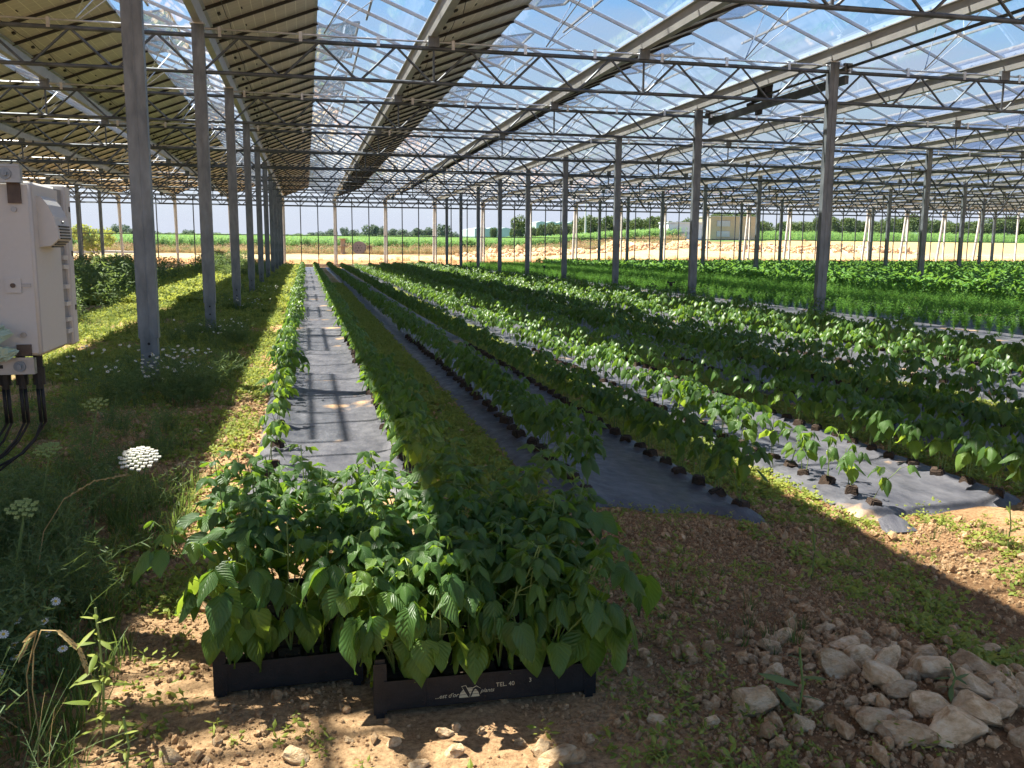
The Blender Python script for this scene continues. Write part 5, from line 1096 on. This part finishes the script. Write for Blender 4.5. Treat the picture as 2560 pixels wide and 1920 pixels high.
# ------------------------------------------------------------------ trees
def crown_mesh(name, seed, m_, n=1500, leaf=.05, low=.0):
    rg = np.random.default_rng(seed); nb = 12; C_ = rg.normal(size=(nb, 3)); C_ /= np.linalg.norm(C_, axis=1)[:, None]; C_ *= rg.uniform(.35, .72, nb)[:, None]; C_[:, 2] *= .8; Rb = rg.uniform(.26, .46, nb)
    w_i = rg.integers(0, nb, n); d = rg.normal(size=(n, 3)); d /= np.linalg.norm(d, axis=1)[:, None]; r = Rb[w_i]*rg.uniform(.7, 1.05, n)
    c = C_[w_i]+d*r[:, None]; a1 = rg.normal(size=(n, 3)); a1 /= np.linalg.norm(a1, axis=1)[:, None]; a2 = np.cross(a1, d+.3*rg.normal(size=(n, 3))); a2 /= np.linalg.norm(a2, axis=1)[:, None]; s = leaf*rg.uniform(.6, 1.4, n)[:, None]
    V_ = np.stack([c-a1*s-a2*s*.6, c+a1*s-a2*s*.6, c+a1*s+a2*s*.6, c-a1*s+a2*s*.6], 1).reshape(-1, 3); V_[:, 2] = V_[:, 2]*.55+.52
    return mesh(name, V_, np.arange(4*n).reshape(-1, 4), m_)
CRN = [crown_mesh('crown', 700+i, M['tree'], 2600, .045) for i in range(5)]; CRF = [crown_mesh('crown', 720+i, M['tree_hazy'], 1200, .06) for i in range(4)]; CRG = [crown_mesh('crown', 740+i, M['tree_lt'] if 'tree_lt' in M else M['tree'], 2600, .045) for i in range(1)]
TRK = MB().path([(0, 0, -.1), (.02, 0, .2), (0, .02, .45), (.03, 0, .7)], .035, 6, taper=.4).bar((0, .0, .3), (.2, .1, .55), .02, n=4).bar((0, 0, .35), (-.2, -.05, .6), .02, n=4).mesh('trunk', M['bark'])
def tree(px, Y, pyt, wpx, i, label, far=False, group='trees along the hedge line'):
    g_ = gp(px, Y); h = max(1.5, at(px, pyt, Y)[2]-g_.z); wd = wpx/Fpx*Y*1.05
    t = empty('tree', g_, label, 'tree', group); cset = CRF if far else CRN
    c = link('crown', cset[i % len(cset)], t, (0, 0, .0)); c.scale = (wd/1.9, wd/1.9, h*.98); c.rotation_euler.z = i*1.3
    k = link('trunk', TRK, t); k.scale = (h*.9, h*.9, h*.9)
FT = [(2, 230, 16), (18, 231, 18), (40, 232, 20), (84, 230, 14), (95, 227, 16), (108, 228, 16), (121, 222, 22), (134, 227, 18), (150, 229, 20), (172, 231, 18), (190, 228, 16), (205, 232, 20), (216, 231, 16), (238, 232, 20), (300, 232, 20), (313, 231, 16), (326, 229, 16), (333, 226, 13), (345, 225, 12), (353, 228, 14), (362, 231, 16), (371, 221, 22), (380, 224, 14), (392, 227, 18), (405, 227, 18), (417, 225, 18), (428, 225, 16), (444, 222, 20), (452, 229, 12), (463, 232, 14), (284, 233, 20), (265, 233, 20), (478, 233, 16)]
for i, (px, pt, w2) in enumerate(FT):
    if px > 395 and px < 440: w2 = 20
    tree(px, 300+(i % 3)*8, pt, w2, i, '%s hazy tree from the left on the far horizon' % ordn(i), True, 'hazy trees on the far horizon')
near_t = [(520, 165, 212, 26, 'round dark green tree standing alone beyond the maize'), (534, 172, 224, 14, 'small tree tucked against the round dark one'), (541, 160, 221, 12, 'narrow young tree right of the round tree'), (553, 162, 219, 22, 'light olive tree in the middle of the hedge'), (566, 165, 220, 20, 'olive tree just left of the white pole'), (577, 160, 214, 18, 'leafy tree behind the white pole'), (590, 156, 211, 30, 'tall dark tree right of the white pole'), (606, 160, 212, 28, 'tall dark tree second right of the white pole'), (603, 150, 226, 18, 'low bush under the tall dark trees'), (494, 200, 224, 8, 'slim tree beside the pale glasshouse')]
for i, (px, Y, pt, w2, lab) in enumerate(near_t): tree(px, Y, pt, w2, i, lab)
px = 624; i = 0
while px < 1060:
    pt = 215-4*math.sin(px*.07)+random.uniform(-3, 3)-(4 if 690 < px < 760 else 0)
    tree(px, 150+random.uniform(-6, 14), pt, random.uniform(22, 34), i, '%s hedge tree to the right of the two tall dark ones' % ordn(i)); px += random.uniform(10, 15); i += 1
tb = empty('tree', gp(96, 64), 'yellow green feathery bush just outside the wall at the left', 'bush'); c = link('crown', crown_mesh('crown', 760, M['umbel2'] if 'umbel2' in M else M['clover'], 1500, .05), tb); c.scale = (1.6, 1.2, 2.6)
link('stems', MB().path([(0, 0, 0), (.1, 0, .6), (.2, 0, 1.3)], .03, 5).path([(0, 0, 0), (-.2, 0, .6), (-.3, 0, 1.2)], .03, 5).mesh('bush_stems', M['bark']), tb)
